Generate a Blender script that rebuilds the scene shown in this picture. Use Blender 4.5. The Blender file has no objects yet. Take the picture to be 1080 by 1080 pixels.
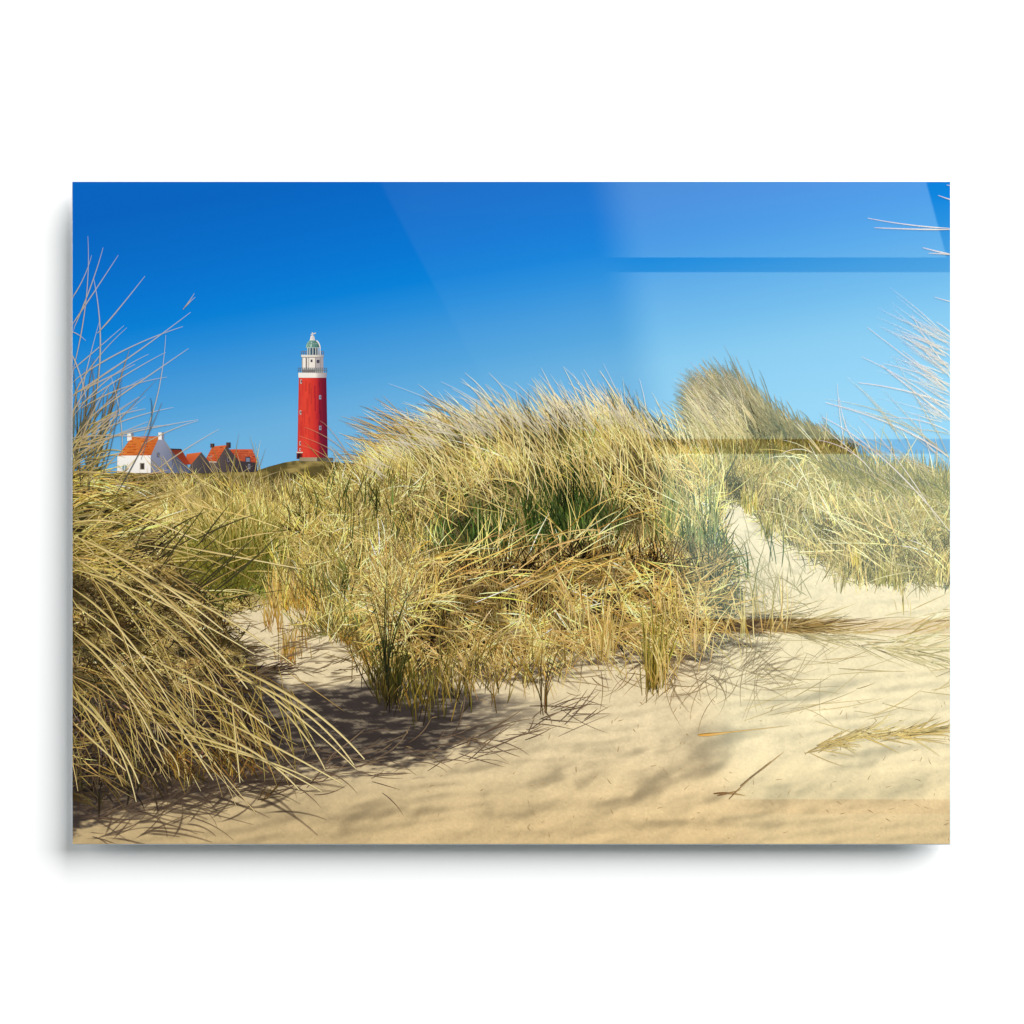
# A glossy acrylic print (dunes, marram grass, a red lighthouse and houses) hanging off a white wall.
# The print is a flat object: its picture is built as ink inlays a few micrometres to a few millimetres deep
# on the face of an acrylic sheet; the inks are fixed pigments with the scene's sun and shade painted in; lamps light them and give the wall shadow
# and the window reflection.
import bpy, math
import numpy as np

C = bpy.context.scene.collection
rng = np.random.default_rng(11)
L0, R0, T0, B0 = 77.0, 1001.5, 192.0, 890.0          # the print's edges in millimetres of picture space
STANDOFF, SHEET = 0.029, 0.004
CX, CY = 539.25, 890.0                               # the print's local origin: bottom centre
GAIN = 1.19                                          # irradiance on the print; pigments are divided by it

def lin(c):
    c = np.asarray(c, float) / 255.0
    return np.where(c <= 0.04045, c / 12.92, ((c + 0.055) / 1.055) ** 2.4)

# ------------------------------------------------------------------ noise
_tabs = {}
def vnoise(x, y, seed):
    if seed not in _tabs:
        _tabs[seed] = np.random.default_rng(1000 + seed).random((128, 128))
    t = _tabs[seed]
    xi, yi = np.floor(x).astype(int), np.floor(y).astype(int)
    fx, fy = x - xi, y - yi
    fx, fy = fx * fx * (3 - 2 * fx), fy * fy * (3 - 2 * fy)
    a, b = t[yi % 128, xi % 128], t[yi % 128, (xi + 1) % 128]
    c, d = t[(yi + 1) % 128, xi % 128], t[(yi + 1) % 128, (xi + 1) % 128]
    return (a * (1 - fx) + b * fx) * (1 - fy) + (c * (1 - fx) + d * fx) * fy
def fbm(x, y, sx, sy, seed, octv=4):
    s, amp, tot = 0.0, 1.0, 0.0
    for k in range(octv):
        s = s + amp * vnoise(x / sx * 2 ** k + 17.3 * k, y / sy * 2 ** k + 9.1 * k, seed + k)
        tot += amp; amp *= 0.5
    return s / tot
def sstep(a, b, x):
    t = np.clip((x - a) / (b - a), 0, 1)
    return t * t * (3 - 2 * t)

# ------------------------------------------------------------------ materials
def ink_material(name, rough=0.006, alpha=False, grain=0.0, gscale=900):
    m = bpy.data.materials.new(name); m.use_nodes = True
    nt = m.node_tree; p = nt.nodes['Principled BSDF']
    a = nt.nodes.new('ShaderNodeAttribute'); a.attribute_name = 'pigment'
    col = a.outputs['Color']
    if grain:
        tc = nt.nodes.new('ShaderNodeTexCoord'); nz = nt.nodes.new('ShaderNodeTexNoise')
        nz.inputs['Scale'].default_value = gscale; nz.inputs['Detail'].default_value = 3
        nt.links.new(tc.outputs['Object'], nz.inputs['Vector'])
        mr = nt.nodes.new('ShaderNodeMapRange')
        mr.inputs['From Min'].default_value = 0.25; mr.inputs['From Max'].default_value = 0.75
        mr.inputs['To Min'].default_value = 1 - grain; mr.inputs['To Max'].default_value = 1 + grain
        nt.links.new(nz.outputs['Fac'], mr.inputs['Value'])
        mx = nt.nodes.new('ShaderNodeVectorMath'); mx.operation = 'SCALE'
        nt.links.new(col, mx.inputs[0]); nt.links.new(mr.outputs['Result'], mx.inputs['Scale'])
        col = mx.outputs[0]
    nt.links.new(col, p.inputs['Base Color'])
    if alpha:
        nt.links.new(a.outputs['Alpha'], p.inputs['Alpha'])
    p.inputs['Roughness'].default_value = rough
    p.inputs['IOR'].default_value = 1.49
    return m
INK = ink_material('glossy_printed_ink')
INK_G = ink_material('glossy_printed_sand_ink', grain=0.07, gscale=420)
INK_S = ink_material('glossy_soft_edged_ink', alpha=True)

def plain_material(name, col, rough, metal=0.0):
    m = bpy.data.materials.new(name); m.use_nodes = True
    p = m.node_tree.nodes['Principled BSDF']
    p.inputs['Base Color'].default_value = (*col, 1)
    p.inputs['Roughness'].default_value = rough; p.inputs['Metallic'].default_value = metal
    p.inputs['IOR'].default_value = 1.49
    return m

# ------------------------------------------------------------------ mesh helpers
def loc(px, py, d):
    px, py, d = np.broadcast_arrays(np.asarray(px, float), np.asarray(py, float), np.asarray(d, float))
    return np.stack([(px - CX) / 1000.0, -d, (CY - py) / 1000.0], -1)

def mesh_obj(name, co, quads, col, mat, parent, label=None, kind=None, tris=None):
    me = bpy.data.meshes.new(name)
    faces = quads.reshape(-1, 4)
    n = len(faces)
    me.vertices.add(len(co)); me.vertices.foreach_set('co', np.ascontiguousarray(co, np.float32).ravel())
    me.loops.add(n * 4); me.loops.foreach_set('vertex_index', faces.astype(np.int32).ravel())
    me.polygons.add(n)
    me.polygons.foreach_set('loop_start', (np.arange(n) * 4).astype(np.int32))
    me.update(calc_edges=True)
    at = me.color_attributes.new('pigment', 'FLOAT_COLOR', 'POINT')
    if col.shape[1] == 3:
        col = np.concatenate([col, np.ones((len(col), 1))], 1)
    at.data.foreach_set('color', np.ascontiguousarray(col, np.float32).ravel())
    me.materials.append(mat)
    o = bpy.data.objects.new(name, me); C.objects.link(o); o.parent = parent
    if label: o['label'] = label
    if kind: o['kind'] = kind
    return o

DEPTH = [SHEET + 0.0003]                              # running depth of the ink layers
def nextdepth(t=0.000002):
    d = DEPTH[0]; DEPTH[0] += t
    return d

class Poly:
    """flat printed shapes collected into one mesh"""
    def __init__(s): s.co, s.q, s.c, s.n = [], [], [], 0
    def quad(s, pts, cols, gap=0.000002):
        d = nextdepth(gap)
        pts = np.array(pts, float)
        if len(pts) == 3: pts = np.vstack([pts, (pts[2:3] + pts[0:1]) / 2])
        cols = np.array(cols, float)
        if cols.ndim == 1: cols = np.repeat(cols[None], 4, 0)
        elif len(cols) == 3 : cols = np.vstack([cols, cols[2:3]])
        # orient so the face looks out of the wall
        a = 0.0
        for i in range(4):
            j = (i + 1) % 4; a += pts[i, 0] * pts[j, 1] - pts[j, 0] * pts[i, 1]
        if a > 0: pts, cols = pts[::-1], cols[::-1]
        # subdivide for smooth colour
        s.co.append(loc(pts[:, 0], pts[:, 1], d)); s.c.append(lin(cols) / GAIN)
        s.q.append(np.arange(4) + s.n); s.n += 4
        return s
    def rect(s, x0, y0, x1, y1, c): return s.quad([(x0, y0), (x1, y0), (x1, y1), (x0, y1)], c)
    def bands(s, x0a, x1a, y0, x0b, x1b, y1, stops):
        """a trapezoid (top x0a..x1a at y0, bottom x0b..x1b at y1) of vertical colour bands"""
        for (u0, c0), (u1, c1) in zip(stops, stops[1:]):
            s.quad([(x0a + (x1a - x0a) * u0, y0), (x0a + (x1a - x0a) * u1, y0),
                    (x0b + (x1b - x0b) * u1, y1), (x0b + (x1b - x0b) * u0, y1)], [c0, c1, c1, c0], 0.0)
        nextdepth(0.000002)
        return s
    def disc(s, cx, cy, rx, ry, cl, cr, a0=0, a1=360, n=14):
        an = np.radians(np.linspace(a0, a1, n + 1))
        for i in range(n):
            p0 = (cx + rx * math.cos(an[i]), cy - ry * math.sin(an[i])); p1 = (cx + rx * math.cos(an[i + 1]), cy - ry * math.sin(an[i + 1]))
            f = lambda p: np.array(cl) + (np.array(cr) - np.array(cl)) * (p[0] - cx + rx) / (2 * rx)
            s.quad([(cx, cy), p0, p1], [f((cx, cy)), f(p0), f(p1)], 0.0)
        nextdepth(0.000002)
        return s
    def build(s, name, parent, label=None, mat=None):
        return mesh_obj(name, np.concatenate(s.co), np.concatenate(s.q), np.concatenate(s.c), mat or INK, parent, label)

class Grass:
    """many printed blades, painted back to front, in one mesh"""
    def __init__(s, soft=False, fade=0.0, punch=1.0): s.punch = punch; s.sets = []; s.soft = soft; s.fade = fade
    def add(s, x, y, ang, ln, bend, w, c0, c1, seg=6, shade=None, order=None, a0=1.0, a1=1.0, edge=None, tip=0.12, power=1.0, clip=None):
        n = len(x)
        f = lambda v: np.broadcast_to(np.asarray(v, float), (n,))
        x, y, ang, ln, bend, w = map(f, (x, y, ang, ln, bend, w))
        t = np.linspace(0, 1, seg + 1)
        th = np.radians(ang[:, None] + bend[:, None] * t[None] ** power)
        ds = (ln / seg)[:, None]
        thm = (th[:, 1:] + th[:, :-1]) / 2
        px = np.concatenate([x[:, None], x[:, None] + np.cumsum(np.cos(thm) * ds, 1)], 1)
        py = np.concatenate([y[:, None], y[:, None] - np.cumsum(np.sin(thm) * ds, 1)], 1)
        s.add_curve(px, py, th, w, c0, c1, t, shade, order, a0, a1, edge, tip, clip)
        return s
    def add_curve(s, px, py, th, w, c0, c1, t, shade=None, order=None, a0=1.0, a1=1.0, edge=None, tip=0.12, clip=None):
        n, k = px.shape
        nx, ny = np.sin(th), np.cos(th)
        tap = tip + (1 - tip) * np.clip(1 - t, 0, 1) ** 0.55
        tap = tap * (0.4 + 0.6 * sstep(0, 0.3, t))
        hw = (w[:, None] * tap[None]) / 2
        c0 = np.broadcast_to(np.asarray(c0, float), (n, 3)); c1 = np.broadcast_to(np.asarray(c1, float), (n, 3))
        c = c0[:, None] * (1 - t)[None, :, None] + c1[:, None] * t[None, :, None]
        if shade is not None: c = c * shade(px, py)[..., None]
        if s.punch != 1.0:
            lum = c @ np.array([.3, .59, .11])
            c = lum[..., None] + (c - lum[..., None]) * 1.2
            c = c * ((np.clip(lum, 4, 205) / 160) ** (s.punch - 1))[..., None]
        c = np.clip(c, 4, 252)
        if s.soft:
            offs = (-1, -0.34, 0.34, 1); al = (0, 1, 1, 0); tone = (1, 1, 1, 1)
        elif edge is not None:
            offs = (-1, 0.1, 1); al = (1, 1, 1); tone = (edge, 1.06, 1.0)  # one edge of the blade painted darker as its shaded side
        else:
            offs = (-1, 1); al = (1, 1); tone = (1, 1)
        m = len(offs)
        X = np.stack([px + nx * hw * o for o in offs], -1); Y = np.stack([py + ny * hw * o for o in offs], -1)
        if clip is not None: Y = np.minimum(Y, clip)
        col = np.stack([lin(np.clip(c * tn, 0, 255)) for tn in tone], 2) / GAIN      # n,k,m,3
        A = ((a0 + (a1 - a0) * t) * (sstep(0, s.fade, t) if s.fade else 1.0))[None, :, None] * np.array(al)[None, None, :]
        A = np.broadcast_to(A, (n, k, m))
        col = np.concatenate([col, A[..., None]], -1)
        idx = np.arange(n * k * m).reshape(n, k, m)
        q = np.stack([idx[:, :-1, :-1], idx[:, :-1, 1:], idx[:, 1:, 1:], idx[:, 1:, :-1]], -1).reshape(-1, 4)
        od = np.arange(n) if order is None else np.argsort(np.argsort(order))
        s.sets.append((X, Y, col, q, od / max(n, 1)))
        return s
    def build(s, name, parent, label, kind='stuff'):
        co, cols, qs, base = [], [], [], 0
        for X, Y, col, q, od in s.sets:
            T = min(1.5e-6 + 0.9e-9 * len(X), 1.2e-5)
            d = nextdepth(T + 1e-6) + od * T
            X = np.clip(X, L0 + 0.9, R0 - 0.9); Y = np.clip(Y, T0 + 0.9, B0 - 0.9)
            co.append(loc(X, Y, np.broadcast_to(d[:, None, None], X.shape)).reshape(-1, 3))
            cols.append(col.reshape(-1, 4)); qs.append(q + base); base += X.size
        co, cols, qs = np.concatenate(co), np.concatenate(cols), np.concatenate(qs)
        # drop faces squeezed to nothing at the print's edge, and turn every face outwards
        v = co[qs]; ar = np.zeros(len(qs))
        for i in range(4):
            j = (i + 1) % 4; ar += v[:, i, 0] * v[:, j, 2] - v[:, j, 0] * v[:, i, 2]
        keep = np.abs(ar) > 1e-10
        qs, ar = qs[keep], ar[keep]
        qs[ar < 0] = qs[ar < 0][:, ::-1]
        return mesh_obj(name, co, qs, cols, INK_S if s.soft else INK, parent, label, kind)

def pick(n, pal, jit=10):
    """n colours from a palette of (r, g, b, weight), jittered in brightness"""
    p = np.array(pal, float); w = p[:, 3] / p[:, 3].sum()
    c = p[rng.choice(len(p), n, p=w), :3]
    return c + rng.normal(0, jit, (n, 1)) + rng.normal(0, jit * 0.25, (n, 3))

def inside(poly, n, seed=None):
    """n random points inside a polygon"""
    P = np.array(poly, float); out = np.zeros((0, 2))
    lo, hi = P.min(0), P.max(0)
    while len(out) < n:
        q = lo + rng.random((n * 2, 2)) * (hi - lo)
        ins = np.zeros(len(q), bool); j = len(P) - 1
        for i in range(len(P)):
            xi, yi, xj, yj = *P[i], *P[j]
            cr = ((yi > q[:, 1]) != (yj > q[:, 1])) & (q[:, 0] < (xj - xi) * (q[:, 1] - yi) / (yj - yi + 1e-12) + xi)
            ins ^= cr; j = i
        out = np.vstack([out, q[ins]])
    return out[:n, 0], out[:n, 1]

def grid_part(name, x0, y0, x1, y1, step, colfn, parent, label, top=None, mat=None, kind=None):
    nx, ny = int((x1 - x0) / step) + 1, int((y1 - y0) / step) + 1
    xs = np.linspace(x0, x1, nx); ts = np.linspace(0, 1, ny)
    X = np.repeat(xs[None], ny, 0)
    tp = np.full(nx, y0) if top is None else top(xs)
    Y = tp[None] + (y1 - tp)[None] * ts[:, None]
    d = nextdepth(0.000004)
    col = lin(np.clip(colfn(X, Y), 3, 253)) / GAIN
    idx = np.arange(nx * ny).reshape(ny, nx)
    q = np.stack([idx[:-1, :-1], idx[1:, :-1], idx[1:, 1:], idx[:-1, 1:]], -1).reshape(-1, 4)
    return mesh_obj(name, loc(X, Y, np.full(X.shape, d)).reshape(-1, 3), q, col.reshape(-1, 3), mat or INK, parent, label, kind)

def curve_top(pts):
    P = np.array(pts, float)
    return lambda x: np.interp(x, P[:, 0], P[:, 1])

# ------------------------------------------------------------------ the wall
def box(name, x0, x1, y0, y1, z0, z1, mat, parent=None, bevel=0.0):
    import bmesh
    bm = bmesh.new()
    v = [bm.verts.new((x, y, z)) for x in (x0, x1) for y in (y0, y1) for z in (z0, z1)]
    for f in ((0, 1, 3, 2), (4, 6, 7, 5), (0, 4, 5, 1), (2, 3, 7, 6), (0, 2, 6, 4), (1, 5, 7, 3)):
        bm.faces.new([v[i] for i in f])
    bmesh.ops.recalc_face_normals(bm, faces=bm.faces)
    if bevel:
        bmesh.ops.bevel(bm, geom=list(bm.edges), offset=bevel, segments=2, affect='EDGES', profile=0.5)
    me = bpy.data.meshes.new(name); bm.to_mesh(me); bm.free(); me.materials.append(mat)
    o = bpy.data.objects.new(name, me); C.objects.link(o); o.parent = parent
    return o

wm = bpy.data.materials.new('white_wall_paint'); wm.use_nodes = True
nt = wm.node_tree; p = nt.nodes['Principled BSDF']
p.inputs['Base Color'].default_value = (0.97, 0.97, 0.97, 1); p.inputs['Roughness'].default_value = 0.9
p.inputs['Specular IOR Level'].default_value = 0.1
nz = nt.nodes.new('ShaderNodeTexNoise'); nz.inputs['Scale'].default_value = 180
bp = nt.nodes.new('ShaderNodeBump'); bp.inputs['Strength'].default_value = 0.03; bp.inputs['Distance'].default_value = 0.001
tc = nt.nodes.new('ShaderNodeTexCoord'); nt.links.new(tc.outputs['Object'], nz.inputs['Vector'])
nt.links.new(nz.outputs['Fac'], bp.inputs['Height']); nt.links.new(bp.outputs['Normal'], p.inputs['Normal'])
wall = box('wall', -6, 6, 0.0, 0.2, -4, 4, wm); wall['kind'] = 'structure'
wall['label'] = 'plain white wall behind the glossy print'; wall['category'] = 'wall'

# ------------------------------------------------------------------ the print
root = bpy.data.objects.new('acrylic_print', None); C.objects.link(root)
root.empty_display_size = 0.1
root.location = ((CX - 540) / 1000.0, -STANDOFF, (540 - CY) / 1000.0)
root['label'] = 'wide glossy acrylic print of grassy dunes and a red lighthouse hung on the white wall'
root['category'] = 'wall picture'

acr = plain_material('acrylic_edge', (0.62, 0.68, 0.74), 0.08)
W2, H2 = (R0 - L0) / 2000.0, (B0 - T0) / 1000.0
box('acrylic_sheet', -W2, W2, -SHEET, 0, 0, H2, acr, root, 0.0007)
alu = plain_material('brushed_aluminium', (0.55, 0.55, 0.56), 0.35, 1.0)
for z in (0.10, 0.56):
    box('mounting_rail', -0.36, 0.36, 0.0005, STANDOFF - 0.0005, z, z + 0.03, alu, root)

# ---- sky: a procedural vertical gradient of ink
def sky_material():
    m = bpy.data.materials.new('glossy_printed_sky_ink'); m.use_nodes = True
    nt = m.node_tree; p = nt.nodes['Principled BSDF']
    tc = nt.nodes.new('ShaderNodeTexCoord'); sp = nt.nodes.new('ShaderNodeSeparateXYZ')
    nt.links.new(tc.outputs['Object'], sp.inputs[0])
    sh = nt.nodes.new('ShaderNodeMath'); sh.operation = 'MULTIPLY_ADD'; sh.inputs[1].default_value = -0.165; sh.inputs[2].default_value = -0.0322
    nt.links.new(sp.outputs['X'], sh.inputs[0])
    ad = nt.nodes.new('ShaderNodeMath'); ad.operation = 'ADD'
    nt.links.new(sp.outputs['Z'], ad.inputs[0]); nt.links.new(sh.outputs[0], ad.inputs[1])
    mr = nt.nodes.new('ShaderNodeMapRange')
    mr.inputs['From Min'].default_value = (CY - 192) / 1000; mr.inputs['From Max'].default_value = (CY - 512) / 1000
    nt.links.new(ad.outputs[0], mr.inputs['Value'])
    cr = nt.nodes.new('ShaderNodeValToRGB'); cr.color_ramp.interpolation = 'EASE'
    stops = [(0.0, (0, 98, 189)), (0.15, (0, 107, 197)), (0.28, (0, 116, 206)), (0.38, (0, 126, 211)), (0.47, (36, 138, 214)), (0.56, (62, 149, 215)),
             (0.66, (80, 160, 217)), (0.78, (106, 174, 220)), (1.0, (122, 183, 224))]
    el = cr.color_ramp.elements
    el[0].position = 0.0; el[1].position = 1.0
    for ps, c in stops[1:-1]: el.new(ps)
    for e, (ps, c) in zip(el, stops): e.color = (*(lin(c) / GAIN), 1)
    cr.color_ramp.interpolation = 'LINEAR'
    nt.links.new(mr.outputs['Result'], cr.inputs['Fac']); nt.links.new(cr.outputs['Color'], p.inputs['Base Color'])
    p.inputs['Roughness'].default_value = 0.006; p.inputs['IOR'].default_value = 1.49
    return m
d = nextdepth(0.000004)
sk = mesh_obj('sky', loc(np.array([L0 + .8, R0 - .8, R0 - .8, L0 + .8]), np.array([T0 + .8, T0 + .8, 560, 560]), np.full(4, d)),
              np.array([[3, 2, 1, 0]]), np.zeros((4, 3)), sky_material(), root, 'deep blue sky printed across the top of the picture')

# ---- distant dune ridge
ridge = curve_top([(77, 500), (270, 497), (285, 492), (300, 488), (312, 486), (322, 485.5), (345, 486.5), (365, 488.5), (430, 490), (520, 492), (760, 500), (1003, 500)])
def ridge_col(X, Y):
    n = fbm(X, Y, 26, 7, 40, 5); n2 = fbm(X, Y, 5, 3, 47, 3)
    a, b, c = np.array([92, 80, 42]), np.array([168, 146, 86]), np.array([66, 60, 34])
    f = sstep(0.35, 0.68, n)[..., None]; g = sstep(0.55, 0.75, n2)[..., None] * 0.55
    return (a * (1 - f) + b * f) * (1 - g) + c * g
grid_part('dune_ridge', L0 + 1, 497, R0 - 1, 575, 1.4, ridge_col, root, 'distant brown dune ridge on the horizon', top=ridge)

# ---- lighthouse: sunlit left and shaded right painted into the ink
lh = bpy.data.objects.new('lighthouse', None); C.objects.link(lh); lh.parent = root
lh.location = loc(np.array(330.3), np.array(484.0), SHEET).tolist(); lh['label'] = 'tall red lighthouse with a white gallery and green dome'
def under(par, o):
    o.matrix_parent_inverse = par.matrix_local.inverted() if par is not root else o.matrix_parent_inverse
    return o
def part(poly, name, par, label=None):
    o = poly.build(name, par, label)
    o.location = (-par.location[0], -par.location[1], -par.location[2])
    return o
RED, RDK = (226, 58, 44), (118, 18, 42)
t = Poly().bands(315.7, 344.8, 398.5, 314.2, 346.3, 484,
    [(0, (190, 52, 46)), (0.06, (214, 66, 52)), (0.3, (224, 68, 50)), (0.52, (210, 56, 46)), (0.66, (188, 44, 46)), (0.74, (138, 28, 46)), (0.88, (112, 22, 46)), (1, (96, 18, 46))])
for k in range(70):
    u = rng.random(); yy = 400 + 80 * rng.random(); hh = 4 + 14 * rng.random()
    x0 = 315.9 + 28 * u; lit = np.array((208, 58, 48)) if x0 < 332 else (np.array((172, 36, 46)) if x0 < 336.4 else np.array((112, 22, 46)))
    t.rect(x0, yy, x0 + .5 + rng.random(), min(yy + hh, 483), lit * (1 + rng.normal(0, .03)))
part(t, 'tower', lh)
t = Poly().bands(315.2, 345.2, 393.4, 315.4, 345.0, 398.8, [(0, (236, 232, 224)), (0.6, (240, 232, 220)), (0.72, (196, 184, 180)), (1, (150, 140, 150))])
part(t, 'gallery_base', lh)
t = Poly().bands(319.0, 341.6, 376, 318.8, 341.8, 394, [(0, (214, 206, 196)), (0.1, (240, 232, 220)), (0.28, (236, 226, 214)), (0.30, (190, 180, 172)), (0.34, (238, 230, 218)), (0.62, (232, 222, 210)), (0.66, (180, 172, 170)), (1, (158, 150, 156))])
t.rect(323.0, 378, 324.4, 390, (120, 112, 112)).rect(328.2, 379.6, 330.2, 382.4, (70, 62, 70)).rect(334.6, 380, 337.6, 383.4, (70, 66, 80)).rect(333.0, 377, 333.8, 393, (136, 128, 128)).rect(319.0, 377, 319.7, 393, (150, 142, 136)).rect(326.2, 377, 326.7, 393, (176, 168, 158)).rect(338.4, 377, 338.9, 393, (128, 122, 128)).rect(319.4, 389.4, 341, 393.4, (150, 152, 140)).rect(319.2, 376.8, 341.4, 377.9, (150, 142, 138))
part(t, 'watch_room', lh)
t = Poly()
for x in np.linspace(315.2, 345.2, 15): t.rect(x - 0.25, 388.6, x + 0.25, 393.6, (96, 100, 112))
for yy in (388.3, 390.6): t.rect(315, yy, 345.4, yy + 0.6, (112, 114, 124))
t.rect(319.8, 391.2, 333, 393.4, (120, 112, 108))
part(t, 'gallery_railing', lh)
t = Poly().bands(318.0, 342.4, 374.6, 318.6, 341.8, 377, [(0, (228, 220, 208)), (0.6, (222, 212, 200)), (1, (150, 146, 150))])
for x in np.linspace(318.4, 342.0, 11): t.rect(x - 0.25, 371, x + 0.25, 374.8, (104, 108, 120))
t.rect(318.2, 370.8, 342.2, 371.4, (120, 122, 132)).rect(318.2, 372.8, 342.2, 373.2, (120, 122, 132))
part(t, 'upper_balcony', lh)
t = Poly().bands(324.8, 336.4, 366.6, 324.8, 336.4, 374.8, [(0, (110, 136, 146)), (0.4, (58, 84, 104)), (0.7, (48, 68, 88)), (1, (84, 96, 106))])
for x in (325.0, 327.4, 330.6, 333.6, 336.0): t.rect(x - 0.45, 366.6, x + 0.45, 374.8, (196, 198, 192))
t.rect(323.6, 365.6, 337.2, 367.4, (196, 206, 200))
part(t, 'lantern_room', lh)
t = Poly().disc(330.3, 367, 7.0, 8.2, (150, 190, 172), (70, 112, 108), 0, 180)
t.quad([(327, 366), (328.4, 361), (329.6, 361), (329.2, 366)], (186, 208, 196)).quad([(333, 366), (332.4, 362), (333.2, 362), (334.6, 366)], (96, 140, 130))
for k in (-.8, -.45, 0.05, .5, .82):
    t.quad([(330.3 + 7.0 * k - .3, 366.6), (330.3 + 7 * k + .3, 366.6), (330.3 + 3.0 * k + .2, 360.4), (330.3 + 3.0 * k - .2, 360.4)], (70, 104, 100))
t.quad([(324.4, 363.4), (336, 363.4), (335.2, 362.4), (325.4, 362.4)], (120, 152, 140))
part(t, 'dome', lh)
t = Poly().quad([(328.4, 354.6), (332.0, 354.6), (333.2, 359.6), (327.2, 359.6)], [(240, 236, 228), (190, 186, 190), (190, 186, 190), (240, 236, 228)])
t.rect(329.4, 351.0, 330.7, 355, (214, 208, 204)).quad([(328.2, 353), (333.6, 351.2), (333.8, 352.4), (328.4, 354)], (214, 204, 196))
part(t, 'finial', lh)
t = Poly(); a = np.radians(np.linspace(62, 0, 7))
for i in range(6):
    q = lambda r, k: (331.0 + r * 0.86 * math.cos(a[k]), 368 - r * 1.12 * math.sin(a[k]))
    t.quad([q(7.7, i), q(9.0, i), q(9.0, i + 1), q(7.7, i + 1)], (232, 226, 220), 0.0)
nextdepth()
t.rect(337.7, 367.9, 338.7, 374.6, (222, 216, 212))
part(t, 'dome_ladder', lh)
for (wx, wy, ww, wh, c) in ((318.1, 402.8, 1.9, 4.4, (196, 176, 168)), (338.2, 419.3, 2.2, 4.2, (146, 156, 182)), (317.6, 435.3, 1.9, 4.4, (196, 176, 168)),
                            (338.3, 451.5, 2.4, 4.4, (146, 150, 172)), (317.1, 467.8, 1.6, 4.4, (196, 176, 168)), (317.0, 474.4, 1.6, 3.0, (196, 170, 164))):
    t = Poly().rect(wx - ww / 2, wy - wh / 2, wx + ww / 2, wy + wh / 2, c)
    t.rect(wx - ww / 2 + 0.75, wy - wh / 2 + 0.9, wx + ww / 2 - (0.1 if ww < 2 else 0.5), wy + wh / 2 - 1.1, (96, 62, 66))
    part(t, 'window', lh)
t = Poly().rect(313.6, 477.4, 319.6, 484, (120, 36, 32)).rect(314.6, 478.6, 317.6, 484, (48, 22, 26)).rect(313.2, 476.8, 320.0, 478.0, (226, 206, 184))
part(t, 'door', lh)
t = Poly().bands(316.6, 335.0, 482.6, 316.6, 335.4, 486.6, [(0, (150, 132, 104)), (1, (168, 152, 124))]).bands(335.0, 352, 482.8, 335, 352.4, 486.4, [(0, (84, 78, 70)), (1, (108, 100, 84))])
part(t, 'base_wall', lh)

# ---- houses
def tiles(p, a, b, c, d, rows, dark, light):
    # rows of roof tiles on the roof a-b (ridge) d-c (eave)
    L = lambda u, v: tuple((np.array(a) * (1 - u) + np.array(b) * u) * (1 - v) + (np.array(d) * (1 - u) + np.array(c) * u) * v)
    for i in range(rows):
        v0 = (i + .62) / rows; v1 = (i + .98) / rows
        for k in range(9):
            if rng.random() < .75:
                p.quad([L(k / 9, v0), L((k + 1) / 9, v0), L((k + 1) / 9, v1), L(k / 9, v1)], np.array(dark) + rng.normal(0, 9), 0.0)
    nextdepth()
    for k in range(14):
        u, v = rng.random() * .86, rng.random() * .9
        p.quad([L(u, v), L(u + .09, v), L(u + .09, v + .08), L(u, v + .08)], np.array(light) * .55 + np.array(dark) * .45 + rng.normal(0, 7))
    return p
def house(name, label, x, y):
    h = bpy.data.objects.new(name, None); C.objects.link(h); h.parent = root
    h.location = loc(np.array(float(x)), np.array(float(y)), SHEET).tolist(); h['label'] = label
    return h
h3 = house('brick_house', 'dark brick house with a red tiled roof and two dark windows nearest the lighthouse', 261, 497)
part(Poly().quad([(246, 474), (271.6, 486), (272, 498), (246, 498)], [(72, 60, 62), (58, 50, 56), (54, 48, 52), (64, 56, 56)]), 'wall', h3)
part(tiles(Poly().quad([(243.4, 474.0), (267, 474.0), (272.2, 488.2), (250.5, 486)], [(194, 86, 48), (204, 98, 56), (176, 72, 44), (160, 64, 42)]), (243.4, 474), (267, 474), (272, 488), (250.5, 486), 5, (164, 66, 44), (222, 122, 76)), 'roof', h3)
t = Poly().rect(259.6, 482, 265, 487.6, (54, 50, 62)).rect(260.4, 483, 264.2, 487.2, (120, 128, 150)); part(t, 'dormer_window', h3)
t = Poly().rect(262.4, 489.6, 264.6, 495, (150, 148, 158)).rect(262.9, 490.2, 264.1, 494.4, (60, 58, 74)); part(t, 'window', h3)
h2 = house('brick_house', 'dark gabled brick house with an orange roof and two dark chimneys', 236, 497)
part(Poly().quad([(239.5, 470.2), (252, 485), (252.4, 498), (221, 498)], [(78, 68, 70), (66, 58, 62), (60, 52, 56), (84, 72, 70)]).quad([(239.9, 469.8), (242, 498), (219, 498), (229, 486.4)], [(82, 70, 70), (74, 64, 66), (88, 76, 74), (92, 80, 78)]).quad([(218, 487), (229.4, 487), (227, 498), (219, 498)], (104, 90, 86)).quad([(217.4, 486.4), (229.6, 486.8), (229.2, 488), (218, 487.8)], (206, 190, 176)), 'gable_wall', h2)
part(Poly().quad([(225, 471), (240.2, 469.6), (229.4, 487), (216.8, 486.6)], [(214, 108, 56), (208, 100, 52), (190, 80, 44), (200, 88, 48)]).rect(222.4, 480, 224.6, 482.4, (168, 150, 140)), 'roof', h2)
tiles_h2 = tiles(Poly(), (225, 471), (240.2, 469.6), (229.4, 487), (216.8, 486.6), 6, (176, 74, 46), (228, 126, 76)); part(tiles_h2, 'roof_tiles', h2)
for (x0, y0, x1, y1) in ((223, 468, 227, 472.2), (239.6, 466.8, 244.2, 472.6)):
    part(Poly().rect(x0, y0, x1, y1, (88, 58, 52)).rect(x0 + (x1 - x0) * .55, y0, x1, y1, (52, 44, 50)), 'chimney', h2)
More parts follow.
